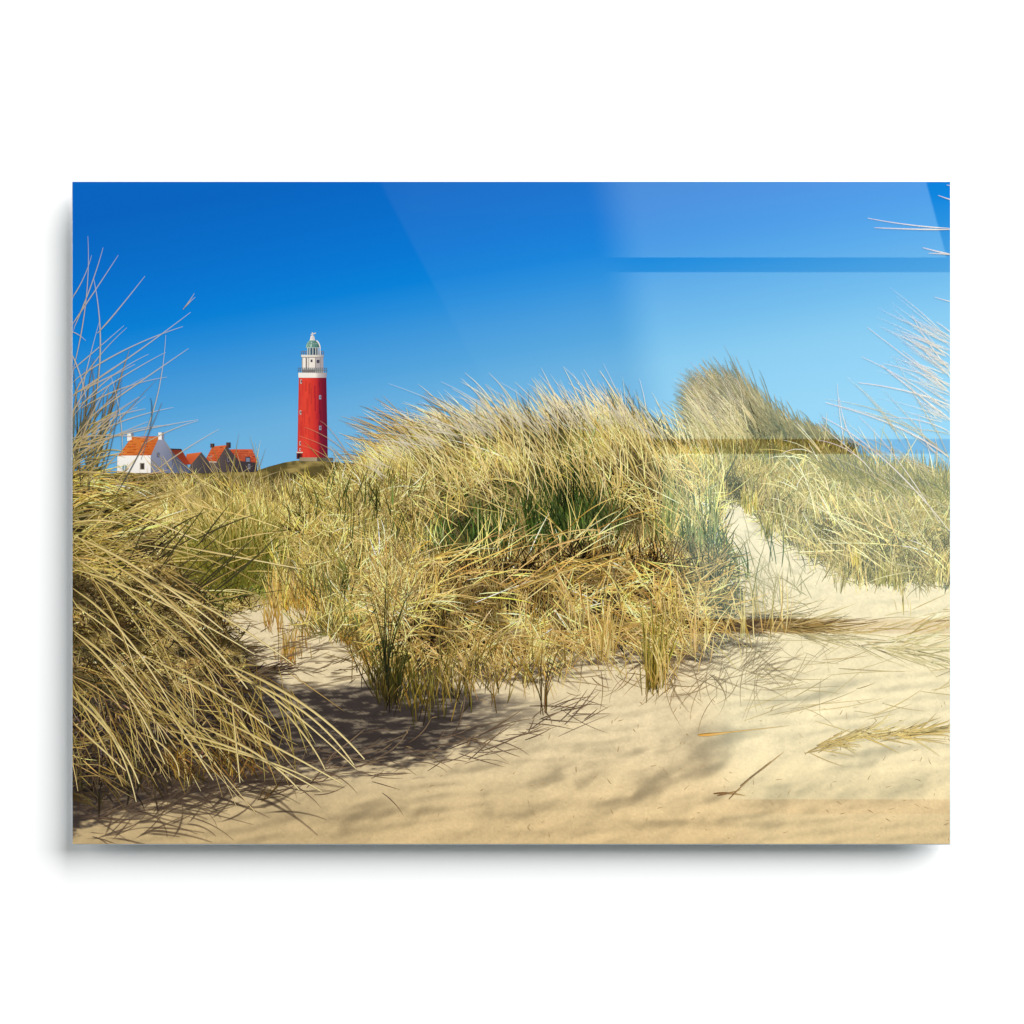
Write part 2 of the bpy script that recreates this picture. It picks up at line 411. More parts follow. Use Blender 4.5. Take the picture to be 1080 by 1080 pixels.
t = Poly().rect(240.6, 482, 243, 487, (128, 122, 132)).rect(241.1, 482.6, 242.5, 486.4, (46, 44, 58)); part(t, 'window', h2)
h1 = house('brick_shed', 'small low shed with an orange roof between the white house and the brick house', 209, 498)
part(Poly().quad([(213.5, 477.5), (223, 489), (223, 499), (200, 499)], [(84, 76, 78), (74, 66, 70), (66, 60, 62), (80, 72, 72)]).quad([(213.4, 477), (214, 499), (198, 499), (202.6, 489.4)], [(80, 72, 74), (72, 66, 68), (84, 76, 74), (92, 82, 80)]), 'gable_wall', h1)
part(Poly().quad([(198, 479), (213.4, 477.0), (202.6, 490), (196.6, 487)], [(212, 104, 56), (216, 110, 60), (190, 80, 46), (182, 76, 46)]), 'roof', h1)
h0 = house('white_house', 'white house with an orange tiled roof and a chimney at either end', 152, 498)
part(Poly().quad([(181, 473.5), (192, 474), (202, 499), (180, 499)], [(92, 78, 84), (70, 62, 70), (80, 88, 112), (108, 116, 138)]), 'annex_wall', h0)
part(Poly().quad([(180.6, 474), (192.4, 474.2), (201.6, 490), (195.6, 490)], [(112, 48, 32), (120, 50, 32), (160, 62, 36), (150, 56, 34)]).quad([(180.6, 473.2), (192.4, 473.6), (193, 475), (181, 474.8)], (62, 46, 46)), 'annex_roof', h0)
part(Poly().quad([(171, 460.5), (182, 475), (182.6, 499), (160, 499)], [(148, 150, 168), (122, 126, 148), (112, 118, 142), (132, 136, 154)]).quad([(160, 499), (160, 479.4), (169.6, 460.2), (173, 499)], [(122, 126, 146), (136, 140, 158), (146, 148, 166), (118, 124, 146)]), 'gable_wall', h0)
part(Poly().quad([(125, 480), (160, 479.6), (160, 499), (124.6, 499)], [(246, 240, 232), (250, 244, 236), (244, 236, 226), (238, 230, 222)]), 'front_wall', h0)
part(Poly().quad([(140.6, 460.8), (169.2, 460.2), (160.4, 480.4), (125.6, 480.8)], [(216, 124, 52), (208, 110, 46), (192, 90, 36), (214, 120, 52)])
     .quad([(140.6, 460.8), (169.2, 460.2), (168.8, 461), (140.2, 461.6)], (190, 74, 30)), 'roof', h0)
part(tiles(Poly(), (140.6, 460.8), (169.2, 460.2), (160.4, 480.4), (125.6, 480.8), 7, (186, 86, 36), (232, 142, 66)), 'roof_tiles', h0)
part(Poly().quad([(141, 460.4), (135.2, 458.4), (135.2, 465.4), (138, 465)], (240, 234, 228)).rect(135.2, 457.4, 140, 464.2, (242, 236, 230)).rect(139.4, 457.2, 142, 461, (120, 122, 136)), 'chimney', h0)
part(Poly().rect(168.0, 456.4, 171.8, 464, (244, 238, 232)).rect(171.6, 456.2, 174, 463.4, (128, 128, 146)), 'chimney', h0)
t = Poly().rect(148.6, 488.4, 153.6, 495.4, (150, 140, 120)).rect(149.8, 489.2, 153.0, 494.8, (62, 56, 50)); part(t, 'window', h0)
t = Poly().disc(132.6, 493.4, 2.6, 3.4, (120, 150, 160), (140, 160, 170), 0, 360, 12).rect(132.2, 490, 132.9, 497, (220, 220, 216)); part(t, 'round_window', h0)
for (x, y) in ((166.5, 477.5), (177, 490)):
    part(Poly().rect(x, y, x + 3, y + 5, (92, 98, 122)), 'window', h0)

# ---- sand
def blob(X, Y, cx, cy, rx, ry, rot=0.0):
    a = math.radians(rot); dx, dy = X - cx, Y - cy
    u = (dx * math.cos(a) - dy * math.sin(a)) / rx; v = (dx * math.sin(a) + dy * math.cos(a)) / ry
    return np.exp(-(u * u + v * v))
DIMPLES = [(400, 874, 40, 10, 0, 1.0), (455, 862, 34, 8, 0, .7), (612, 828, 34, 7, 4, 1.2), (668, 846, 40, 8, 6, 1.0), (706, 828, 26, 9, 0, 1.1), (735, 848, 30, 8, 8, 1.0),
           (770, 790, 30, 13, 0, 1.2), (742, 810, 24, 8, -6, .9), (822, 800, 34, 11, 0, .7), (560, 858, 34, 7, 0, .8), (735, 874, 44, 7, 4, .7), (905, 852, 44, 8, 0, .7),
           (810, 876, 56, 8, 0, .6), (520, 814, 40, 6, 0, .6), (690, 872, 34, 6, 0, .6), (335, 864, 36, 7, 0, .6), (860, 742, 38, 8, 0, .5), (935, 802, 42, 9, 0, .6), (850, 840, 40, 8, 0, .6),
           (965, 838, 34, 8, 0, .6), (660, 797, 44, 6, 0, .6), (590, 792, 40, 5, 0, .5), (905, 732, 44, 7, 0, .5), (480, 884, 40, 5, 0, .5), (600, 878, 44, 6, 0, .7), (640, 812, 30, 5, 0, .6)]
def sand_height(X, Y):
    wx = X + 40 * (fbm(X, Y, 56, 30, 71, 3) - .5); wy = Y + 20 * (fbm(X, Y, 50, 26, 75, 3) - .5)
    h = 0.0
    for (cx, cy, rx, ry, rot, k) in DIMPLES:
        b = blob(wx, wy, cx, cy, rx * .85, ry * 1.3, rot)
        h = h - k * ry * 1.05 * b / (0.55 + 0.45 * b)
    h = h + 4.5 * (fbm(wx, wy, 64, 34, 60, 3) - .5) * sstep(640, 780, Y) + 1.3 * (fbm(X, Y, 22, 9, 66, 3) - .5)
    return h + 0.5 * np.sin((Y * 1.0 + X * .10 + 9 * fbm(X, Y, 60, 30, 68, 3)) / 2.1) * sstep(.45, .65, fbm(X, Y, 80, 40, 69, 2))
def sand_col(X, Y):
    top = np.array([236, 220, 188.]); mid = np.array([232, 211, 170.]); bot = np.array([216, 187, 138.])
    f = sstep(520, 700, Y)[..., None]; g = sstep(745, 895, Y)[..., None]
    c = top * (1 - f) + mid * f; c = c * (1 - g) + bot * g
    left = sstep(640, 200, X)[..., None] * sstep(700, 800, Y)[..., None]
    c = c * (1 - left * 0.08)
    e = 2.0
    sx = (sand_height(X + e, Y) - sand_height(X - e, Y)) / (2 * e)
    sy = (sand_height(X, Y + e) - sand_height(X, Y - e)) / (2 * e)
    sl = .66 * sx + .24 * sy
    sl = np.where(sl < 0, -.27 * np.tanh(-sl * .95 / .27), .10 * np.tanh(sl * .5 / .10))  # lit and shaded slopes of the dimples, painted into the sand colour
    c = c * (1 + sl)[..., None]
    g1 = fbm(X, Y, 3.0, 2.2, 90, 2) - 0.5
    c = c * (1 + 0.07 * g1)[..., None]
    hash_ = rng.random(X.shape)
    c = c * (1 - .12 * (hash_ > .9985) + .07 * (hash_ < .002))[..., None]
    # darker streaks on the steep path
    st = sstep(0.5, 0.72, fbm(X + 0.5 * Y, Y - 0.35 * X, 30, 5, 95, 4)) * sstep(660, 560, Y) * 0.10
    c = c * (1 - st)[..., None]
    # shadow in the hollow at the lower left, painted into the sand colour
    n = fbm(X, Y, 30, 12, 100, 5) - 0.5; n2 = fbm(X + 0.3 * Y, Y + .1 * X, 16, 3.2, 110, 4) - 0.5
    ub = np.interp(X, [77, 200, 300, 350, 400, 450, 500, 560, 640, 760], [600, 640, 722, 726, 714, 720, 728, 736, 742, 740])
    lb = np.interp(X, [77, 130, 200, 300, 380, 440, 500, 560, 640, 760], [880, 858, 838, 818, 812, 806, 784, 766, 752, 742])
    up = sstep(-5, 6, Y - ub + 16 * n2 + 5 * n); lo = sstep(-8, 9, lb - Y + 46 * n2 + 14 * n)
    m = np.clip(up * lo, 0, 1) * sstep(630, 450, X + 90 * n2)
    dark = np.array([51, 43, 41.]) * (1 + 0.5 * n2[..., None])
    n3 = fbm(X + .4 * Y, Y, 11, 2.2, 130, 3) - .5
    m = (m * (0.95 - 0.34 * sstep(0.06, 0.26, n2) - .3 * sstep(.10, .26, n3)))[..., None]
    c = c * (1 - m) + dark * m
    return c
stop = curve_top([(77, 560), (220, 560), (300, 600), (420, 640), (700, 600), (742, 528), (770, 527), (800, 540), (830, 560), (850, 570), (1003, 580)])
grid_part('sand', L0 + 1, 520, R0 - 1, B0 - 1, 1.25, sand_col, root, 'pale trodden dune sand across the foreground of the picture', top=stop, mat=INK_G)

def shade_noise(sx, sy, seed, lo, hi, a=0.32, b=0.68):  # paints light and shaded masses into the blade colours
    return lambda x, y: lo + (hi - lo) * sstep(a, b, fbm(x, y, sx, sy, seed, 4))
U = lambda a, b, n: a + (b - a) * rng.random(n)
N_ = lambda m, s, n: rng.normal(m, s, n)

STRAW = [(206, 180, 116, 4), (222, 200, 142, 3), (186, 158, 92, 3), (160, 134, 74, 2), (196, 162, 92, 1)]
OLIVE = [(150, 132, 70, 4), (128, 114, 56, 3), (176, 156, 92, 3), (104, 96, 46, 2), (112, 116, 56, 1.5)]
GREEN = [(74, 92, 40, 3), (92, 108, 50, 3), (56, 74, 32, 2), (112, 124, 66, 2)]
DARK = [(70, 58, 28, 3), (88, 76, 38, 3), (54, 50, 24, 2), (104, 88, 46, 2)]
PALE = [(226, 210, 176, 3), (238, 226, 200, 3), (206, 186, 142, 3), (214, 204, 186, 2)]

# ---- tufted blades: positions come in small tufts that share a lean and a tone
def tufts(g, pos, n, per, spread, ang, sd, l0, l1, bend, bsd, w0, w1, p0, p1, mul=1.0, seg=5, shade=None, edge=None, jit=17, tone=.16, green=None, key=None, lmap=None, ord_jit=7):
    m = max(1, n // per)
    cx, cy = pos(m)
    i = rng.integers(0, m, n)
    ta, tb, tt = rng.normal(0, 1, m), rng.normal(0, 1, m), np.exp(rng.normal(0, tone, m))
    x = cx[i] + N_(0, spread, n); y = cy[i] + N_(0, spread * .55, n)
    A = ang(x, y) if callable(ang) else ang
    a = A + sd * (.75 * ta[i] + .6 * N_(0, 1, n))
    bd = bend + bsd * (.7 * tb[i] + .6 * N_(0, 1, n))
    ln = U(l0, l1, n) * (lmap(x, y) if lmap else 1.0)
    tk = (tt[i] * mul)[:, None]
    c0, c1 = pick(n, p0, jit) * tk, pick(n, p1, jit) * tk
    if green is not None:
        gm = (rng.random(m)[i] < np.clip(green(cx, cy), 0, .85)[i])[:, None]
        gc = pick(n, GREEN, 9)
        c0 = np.where(gm, gc * .8, c0); c1 = np.where(gm, gc * 1.18, c1)
        a = np.where(gm[:, 0], 92 + .4 * (a - 92), a)
    g.add(x, y, a, ln, bd, U(w0, w1, n), c0, c1, seg=seg, shade=shade, edge=edge, order=(key(x, y) if key else y) + N_(0, ord_jit, n))

STRAW = [(204, 182, 120, 4), (224, 204, 150, 3), (184, 162, 98, 3), (158, 138, 78, 2), (196, 168, 100, 1)]
OLIVE = [(150, 134, 72, 4), (126, 114, 56, 3), (174, 156, 94, 3), (100, 94, 44, 2), (112, 116, 54, 2)]
GREEN = [(70, 92, 40, 3), (88, 106, 50, 3), (50, 72, 32, 2), (108, 122, 66, 2)]
PALE = [(240, 225, 178, 3), (248, 239, 208, 3), (226, 206, 148, 3), (234, 222, 190, 2)]
DARK = [(72, 60, 24, 3), (92, 78, 34, 3), (52, 46, 20, 2), (108, 90, 42, 2)]
BROWN = [(66, 48, 22, 3), (88, 66, 32, 3), (46, 36, 18, 2)]
GOLD = [(204, 170, 104, 4), (224, 196, 132, 3), (176, 142, 78, 3), (236, 214, 160, 2)]

# ---- the clump on the skyline at the right, and the grass slope below it
g = Grass()
n = 5600
x = U(738, 880, n); y = np.interp(x, [738, 880], [488, 482]) + N_(0, 7, n)
lnm = np.interp(x, [738, 756, 776, 798, 818, 836, 854, 880], [34, 66, 108, 114, 84, 56, 38, 22])
g.add(x, y, N_(104, 7, n), lnm * U(.5, 1.0, n), U(14, 52, n), U(.8, 1.5, n), pick(n, OLIVE, 18) * .74, pick(n, [(170, 144, 88, 3), (150, 128, 74, 3), (200, 180, 138, 2), (116, 100, 58, 2)], 14), seg=7, shade=shade_noise(14, 22, 200, .78, 1.08), order=rng.random(n))
n = 420
x = U(820, 905, n); y = np.interp(x, [820, 905], [474, 488]) + N_(0, 6, n)
g.add(x, y, N_(112, 9, n), np.interp(x, [820, 850, 905], [52, 40, 26]) * U(.4, 1.1, n), U(10, 40, n), U(.6, 1.1, n), pick(n, DARK, 12), pick(n, DARK, 12) * 1.3 + 14, seg=6)
n = 150
x = U(742, 800, n); y = U(440, 486, n)
g.add(x, y, N_(116, 8, n), U(26, 62, n), U(8, 30, n), U(.7, 1.3, n), pick(n, STRAW, 14), pick(n, [(226, 208, 172, 3), (200, 176, 130, 2)], 10), seg=6)
n = 160
x = U(735, 800, n); y = U(470, 492, n)
g.add(x, y, N_(120, 12, n), U(24, 70, n), U(6, 30, n), U(.8, 1.4, n), pick(n, STRAW, 14), pick(n, STRAW, 12), seg=6)
g.build('marram_tuft', root, 'wind-blown grass tuft standing on the skyline at the right')

g = Grass(punch=1.15)
top_r = lambda x: np.interp(x, [700, 760, 870, 930, 1003], [492, 482, 482, 498, 508])
bot_r = lambda x: np.interp(x, [700, 745, 790, 850, 905, 1003], [514, 518, 534, 584, 616, 618])
def slope_pos(a=0., b=1., pw=.9, x0=738, x1=1012):
    def f(m):
        x = U(x0, x1, m); t = a + (b - a) * U(0, 1, m) ** pw
        return x, top_r(x) + 8 + (bot_r(x) - top_r(x) - 8) * t
    return f
DRYR = [(156, 138, 82, 3), (184, 164, 106, 3), (126, 112, 62, 2), (130, 126, 70, 2), (206, 186, 130, 2)]
GRY = [(128, 124, 82, 3), (112, 112, 72, 2), (150, 142, 98, 3)]
tufts(g, slope_pos(), 6500, 9, 6, 92, 18, 14, 32, 0, 20, 1.0, 1.9, DARK, OLIVE, 1.15)
tufts(g, slope_pos(), 11000, 9, 5, 96, 26, 12, 38, 4, 24, .7, 1.3, OLIVE, DRYR, 1.02)
tufts(g, slope_pos(0, .6), 3600, 10, 6, 94, 20, 14, 34, 4, 20, .7, 1.3, GRY, GRY, 1.05)
tufts(g, slope_pos(.1, 1), 4200, 7, 5, 90, 55, 10, 30, 0, 40, .6, 1.1, DRYR, STRAW, 1.0)
tufts(g, slope_pos(.5, 1), 1500, 7, 6, 80, 70, 8, 26, 0, 40, .6, 1.1, BROWN, DARK, 1.2)
foot_r = lambda m: (lambda x: (x, bot_r(x) - 3 + np.abs(N_(0, 11, m)) * rng.choice([-1, 1], m)))(U(770, 1003, m))
tufts(g, foot_r, 380, 5, 5, 90, 14, 10, 40, 0, 18, .7, 1.3, STRAW, STRAW, .94, ord_jit=3)
tufts(g, foot_r, 70, 8, 3, 90, 6, 14, 30, 0, 9, 1.2, 2.0, [(178, 160, 70, 1)], [(204, 186, 110, 1)], 1.0)
tufts(g, slope_pos(0, .9, x0=840), 150, 3, 8, 112, 30, 26, 80, 12, 30, .8, 1.5, STRAW, PALE, 1.0, seg=7)
n = 800   # skyline wisps
x = U(866, 1003, n); y = top_r(x) + U(6, 24, n)
g.add(x, y, N_(112, 22, n), U(10, 30, n), N_(10, 20, n), U(.5, 1.0, n), pick(n, OLIVE, 14), pick(n, DRYR, 12), seg=4)
n = 80
x = U(876, 1003, n); y = top_r(x) + U(4, 16, n)
g.add(x, y, N_(115, 22, n), U(12, 40, n), N_(0, 20, n), U(.5, .9, n), (84, 76, 52), (106, 98, 78), seg=4)
g.build('dune_grass', root, 'dry grass covering the slope beyond the sand path at the right')

# ---- dry grass field between the houses and the hollow on the left
g = Grass(punch=1.2)
low_l = lambda x: np.interp(x, [77, 230, 300, 330, 380, 440], [660, 650, 636, 640, 690, 720])
def field_pos(a=0., b=1., pw=1.0, x0=70, x1=455):
    def f(m):
        x = U(x0, x1, m); t = a + (b - a) * U(0, 1, m) ** pw
        return x, 516 + (low_l(x) - 516) * t
    return f
fl = lambda x, y: .5 + .55 * sstep(510, 640, y)
SH = shade_noise(46, 22, 240, .80, 1.10)
tufts(g, field_pos(), 7000, 10, 7, 92, 24, 14, 34, 0, 24, 1.2, 2.2, DARK, OLIVE, 1.05, lmap=fl, shade=SH)
tufts(g, field_pos(), 15000, 9, 6, 98, 30, 14, 40, 4, 26, .7, 1.4, OLIVE, STRAW, .95, lmap=fl, shade=SH)
tufts(g, field_pos(.1, 1), 6000, 7, 6, 70, 50, 14, 44, 0, 40, .7, 1.3, STRAW, STRAW, .95, lmap=fl, shade=SH)
tufts(g, field_pos(.3, 1), 2200, 8, 6, 80, 50, 10, 34, 0, 30, .8, 1.5, BROWN, DARK, 1.15, lmap=fl)
tufts(g, field_pos(.25, 1, x0=200), 900, 8, 6, 80, 30, 16, 44, 0, 20, .8, 1.4, GREEN, OLIVE, 1.0, lmap=fl)
band = lambda m: (N_(322, 54, m), N_(556, 15, m))
tufts(g, band, 2600, 8, 6, 96, 24, 12, 32, 0, 26, .7, 1.3, STRAW, [(226, 202, 136, 2), (210, 184, 114, 3)], 1.0)
n = 620     # green tuft fanning out
x = N_(247, 20, n); y = U(590, 626, n)
g.add(x, y, 90 - (x - 247) * 1.1 + N_(8, 30, n), U(24, 84, n), N_(0, 24, n), U(.8, 1.6, n), pick(n, [(98, 94, 38, 3), (124, 116, 50, 3), (74, 74, 30, 2)], 14), pick(n, [(152, 140, 70, 3), (192, 172, 100, 2), (118, 120, 56, 3)], 14), seg=6)
n = 60       # thin upright stalks before the houses
x = U(205, 290, n); y = U(545, 600, n)
g.add(x, y, N_(98, 13, n), U(46, 100, n), N_(8, 16, n), U(.7, 1.2, n), pick(n, OLIVE, 10), pick(n, STRAW, 8), seg=7)
n = 34
x = U(175, 250, n); y = U(525, 560, n)
g.add(x, y, N_(132, 10, n), U(40, 80, n), N_(10, 10, n), U(.7, 1.3, n), pick(n, STRAW, 10), pick(n, STRAW, 8), seg=7)
n = 60       # stalks on the left edge of the main clump
x = U(340, 440, n); y = U(510, 590, n)
g.add(x, y, N_(128, 15, n), U(30, 76, n), N_(18, 16, n), U(.7, 1.3, n), pick(n, OLIVE, 10), pick(n, STRAW, 8), seg=7)
n = 90      # bent straws lying across
x = U(77, 360, n); y = U(520, 640, n)
g.add(x, y, N_(6, 22, n), U(30, 100, n), N_(-24, 22, n), U(.9, 1.7, n), pick(n, STRAW, 10), pick(n, STRAW, 10), seg=8)
# foot of the field, over the sunlit hollow
edge_l = lambda m: (lambda x: (x, low_l(x) + N_(0, 11, m)))(U(290, 440, m))
tufts(g, edge_l, 470, 8, 4, 93, 14, 18, 52, 0, 18, .8, 1.5, [(176, 134, 62, 3), (192, 152, 80, 3), (140, 124, 56, 2)], STRAW, .98)
for cx, cy, m, h in ((288, 662, 30, 44), (303, 700, 30, 62), (345, 660, 30, 50), (366, 676, 26, 50), (318, 690, 10, 46), (330, 668, 12, 30)):
    x = N_(cx, 4.5, m); y = N_(cy, 3.5, m)
    g.add(x, y, N_(91, 8, m), U(.3, 1, m) * h, N_(0, 12, m), U(.7, 1.4, m), pick(m, [(176, 126, 54, 3), (150, 118, 54, 2)], 14), pick(m, STRAW, 12), seg=5)
# dark stems and their shadows painted on the hollow
n = 120
x = U(222, 395, n); y = U(655, 722, n)
g.add(x, y, N_(9, 12, n), U(6, 30, n), N_(0, 22, n), U(.7, 1.5, n), (104, 86, 64) + N_(0, 16, n)[:, None], (150, 128, 94), seg=4)
tufts(g, lambda m: (N_(258, 18, m), N_(700, 14, m)), 170, 10, 5, 10, 12, 8, 34, 0, 16, .8, 1.9, [(74, 60, 48, 1)], [(96, 80, 62, 1)], 1.0)
g.build('dune_grass', root, 'sunlit dry grass field in front of the houses at the left')

SILX, SILY = [380, 396, 410, 430, 455, 500, 560, 605, 655, 705, 745, 785], [532, 520, 506, 490, 476, 468, 466, 458, 460, 474, 494, 504]
sil = lambda x: np.interp(x, SILX, SILY) + 3 * np.sin(x / 9.) + 3 * np.sin(x / 23.)
bot = lambda x: np.interp(x, [360, 385, 400, 440, 480, 520, 560, 600, 640, 690, 740, 765, 800, 860], [560, 610, 668, 706, 704, 700, 706, 690, 684, 690, 672, 660, 660, 658])
def lean(x): return np.interp(x, [350, 420, 500, 580, 650, 720, 780], [150, 148, 138, 124, 120, 126, 114])
# ---- twigs, roots, straws and their shadows painted on the sand
g = Grass()
n = 95      # thin shadows of blades painted under the clump
x = N_(705, 48, n); y = N_(704, 14, n)
g.add(x, y, np.where(rng.random(n) < .6, N_(-40, 40, n), N_(200, 25, n)), U(14, 52, n), N_(0, 35, n), U(.6, 1.4, n), (134, 108, 74) + N_(0, 18, n)[:, None], (178, 150, 108), seg=6)
n = 80
x = N_(800, 50, n); y = N_(690, 22, n)
g.add(x, y, N_(215, 30, n), U(14, 60, n), N_(0, 30, n), U(.5, 1.1, n), (170, 146, 108) + N_(0, 12, n)[:, None], (190, 166, 126), seg=6)
n = 170
x = N_(797, 28, n); y = N_(632, 17, n)
g.add(x, y, N_(120, 50, n), U(8, 36, n), N_(0, 40, n), U(.6, 1.3, n), (172, 152, 110) + N_(0, 22, n)[:, None], (200, 184, 144) + N_(0, 14, n)[:, None], seg=5)
n = 60
x = U(760, 860, n); y = U(570, 640, n)
g.add(x, y, N_(100, 50, n), U(14, 46, n), N_(0, 34, n), U(.6, 1.3, n), (150, 138, 96) + N_(0, 20, n)[:, None], (182, 170, 128), seg=5)
n = 220      # the bent mat of dead stems running right from the clump
x = 850 - 140 * rng.random(n) ** 1.15; y = 656 + N_(0, 4.4, n) * np.interp(x, [715, 850], [1.6, .5]) + np.interp(x, [715, 850], [-4, 4])
g.add(x, y, N_(-3, 9, n), U(24, 80, n), N_(0, 10, n), U(.9, 1.8, n), pick(n, [(120, 94, 52, 3), (156, 124, 70, 3), (190, 160, 100, 2), (92, 74, 46, 2)], 8), pick(n, [(170, 138, 78, 2), (206, 180, 122, 2), (120, 96, 60, 2)], 8), seg=5)
n = 60
x = U(840, 990, n); y = np.interp(x, [840, 990], [664, 694]) + N_(0, 4, n)
g.add(x, y, N_(-10, 9, n), U(20, 80, n), N_(0, 10, n), U(.8, 1.6, n), pick(n, [(176, 150, 96, 3), (214, 192, 140, 3), (130, 106, 70, 2)], 8), pick(n, STRAW, 8), seg=5)
n = 64      # runners over the sand at the right
x = U(780, 1000, n); y = U(640, 760, n)
g.add(x, y, N_(6, 14, n), U(20, 90, n), N_(0, 16, n), U(.7, 1.5, n), pick(n, [(186, 160, 104, 3), (206, 176, 110, 3), (150, 124, 86, 3)], 8), pick(n, [(190, 164, 108, 3), (160, 136, 98, 2)], 8), seg=6)
n = 26
x = U(880, 1000, n); y = N_(666, 9, n)
g.add(x, y, N_(14, 7, n), U(20, 70, n), N_(0, 8, n), U(.8, 1.8, n), pick(n, GOLD, 8), pick(n, STRAW, 8), seg=5)
n = 20
x = U(930, 1003, n); y = U(655, 690, n)
g.add(x, y, N_(14, 9, n), U(20, 60, n), N_(0, 8, n), U(1.0, 2.2, n), pick(n, STRAW, 8) * .95, pick(n, PALE, 8), seg=5)
n = 210     # blade shadows painted on the lower edge of the hollow
x = U(90, 620, n); y = np.interp(x, [77, 130, 200, 300, 380, 440, 500, 560, 640], [870, 850, 834, 816, 808, 802, 780, 762, 748]) + N_(0, 12, n)
g.add(x, y, N_(10, 22, n), U(14, 60, n), N_(0, 26, n), U(.7, 1.9, n), (88, 70, 58) + N_(0, 14, n)[:, None], (146, 120, 88), seg=6)
n = 150     # little flecks
x = U(420, 1000, n); y = U(730, 886, n)
g.add(x, y, N_(20, 60, n), U(2, 8, n), N_(0, 20, n), U(.5, 1.2, n), (170, 138, 92) + N_(0, 14, n)[:, None], (190, 158, 110), seg=3)
g.build('debris_and_shadows', root, 'dead stems, thin dark twigs and painted blade shadows scattered over the sand')

# ---- soft shadows of the grass, painted on the sand
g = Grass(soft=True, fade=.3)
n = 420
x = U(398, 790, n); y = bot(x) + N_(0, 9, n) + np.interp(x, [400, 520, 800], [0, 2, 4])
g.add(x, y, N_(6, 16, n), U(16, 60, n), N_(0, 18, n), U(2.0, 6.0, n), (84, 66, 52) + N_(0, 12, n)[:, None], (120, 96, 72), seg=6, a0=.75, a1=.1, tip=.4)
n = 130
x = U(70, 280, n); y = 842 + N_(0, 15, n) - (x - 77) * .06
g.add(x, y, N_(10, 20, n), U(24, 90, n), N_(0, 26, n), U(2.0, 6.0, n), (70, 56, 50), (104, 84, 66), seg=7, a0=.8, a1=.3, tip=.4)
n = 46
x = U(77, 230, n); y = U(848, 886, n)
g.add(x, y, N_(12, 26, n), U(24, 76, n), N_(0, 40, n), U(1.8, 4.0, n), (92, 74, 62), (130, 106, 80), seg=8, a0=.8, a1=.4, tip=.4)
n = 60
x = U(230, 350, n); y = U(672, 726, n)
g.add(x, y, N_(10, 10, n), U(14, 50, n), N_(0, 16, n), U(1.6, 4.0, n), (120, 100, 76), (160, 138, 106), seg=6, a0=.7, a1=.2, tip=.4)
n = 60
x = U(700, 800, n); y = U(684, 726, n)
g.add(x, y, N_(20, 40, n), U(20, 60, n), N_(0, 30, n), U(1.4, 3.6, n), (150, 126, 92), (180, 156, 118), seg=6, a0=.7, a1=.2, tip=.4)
g.build('grass_shadows', root, 'soft dark shadow streaks painted on the sand at the foot of the grass')

# ---- main clump
g = Grass(punch=1.42)
def clump_pos(a, b, x0=392, x1=752, pw=1.0):
    def f(m):
        x = U(x0, x1, m); t = a + (b - a) * U(0, 1, m) ** pw; yt = sil(x)
        return x, yt + (bot(x) - yt) * t + N_(0, 7, m) * (t > .8)
    return f
# pale tips streaming up into the sky, behind the body
n = 1500
x = U(410, 765, n); y = sil(x) + U(0, 30, n)
g.add(x, y, lean(x) - 16 + N_(0, 9, n), 20 + 54 * rng.random(n) ** 1.6, U(10, 46, n), U(.6, 1.3, n), pick(n, STRAW, 14) * .96, pick(n, PALE, 10), seg=7, order=y)
n = 190
x = np.concatenate([U(470, 570, 100), U(600, 675, 90)]); y = sil(x) + U(0, 24, n)
g.add(x, y, lean(x) - 12 + N_(0, 9, n), U(40, 92, n), U(8, 40, n), U(.8, 1.4, n), pick(n, STRAW, 10), pick(n, [(240, 230, 212, 3), (226, 214, 196, 2)], 8), seg=7)
n = 420      # swept flat to the left
x = U(430, 530, n); y = np.interp(x, [430, 530], [484, 470]) + U(-6, 40, n)
g.add(x, y, N_(136, 8, n), U(30, 100, n), U(14, 44, n), U(.7, 1.5, n), pick(n, OLIVE, 16) * 1.05, pick(n, [(196, 164, 112, 3), (226, 208, 172, 2), (164, 130, 84, 2)], 12), seg=8)
BODY0 = shade_noise(44, 30, 300, .66, 1.08)
BODY = lambda x, y: .95 * BODY0(x, y) * (1 + .26 * sstep(690, 750, x)) * (1 + .10 * sstep(525, 470, y)) * (1 + .14 * sstep(480, 400, x)) * (1 - .16 * blob(x, y, 575, 568, 120, 42))
def greenmap(x, y): return .3 * blob(x, y, 560, 556, 130, 56) + .5 * blob(x, y, 500, 575, 50, 46) + .5 * blob(x, y, 588, 545, 50, 48) + .6 * blob(x, y, 722, 566, 24, 44) + .4 * blob(x, y, 465, 610, 34, 26) + .3 * blob(x, y, 640, 560, 30, 30)
bl = lambda x, y: 90 + (lean(x) - 90) * (.86 - .62 * sstep(478, 560, y))
tufts(g, clump_pos(.05, .93), 11000, 9, 7, bl, 22, 20, 46, 10, 18, 1.4, 2.5, DARK, OLIVE, .86, shade=BODY, green=greenmap)
tufts(g, clump_pos(0, .5), 8000, 9, 6, bl, 15, 20, 56, 16, 16, .65, 1.25, OLIVE, STRAW, .92, shade=BODY, green=greenmap)
tufts(g, clump_pos(.1, .8), 13000, 8, 6, bl, 34, 14, 42, 6, 26, .6, 1.15, OLIVE, STRAW, .86, shade=BODY, green=greenmap)
tufts(g, clump_pos(.18, .85), 6400, 7, 6, 90, 50, 10, 34, 0, 30, .8, 1.6, BROWN, DARK, .88, green=greenmap)
tufts(g, clump_pos(.08, .62), 3600, 6, 7, 100, 55, 12, 38, 0, 36, .6, 1.2, STRAW, STRAW, 1.0, shade=BODY)
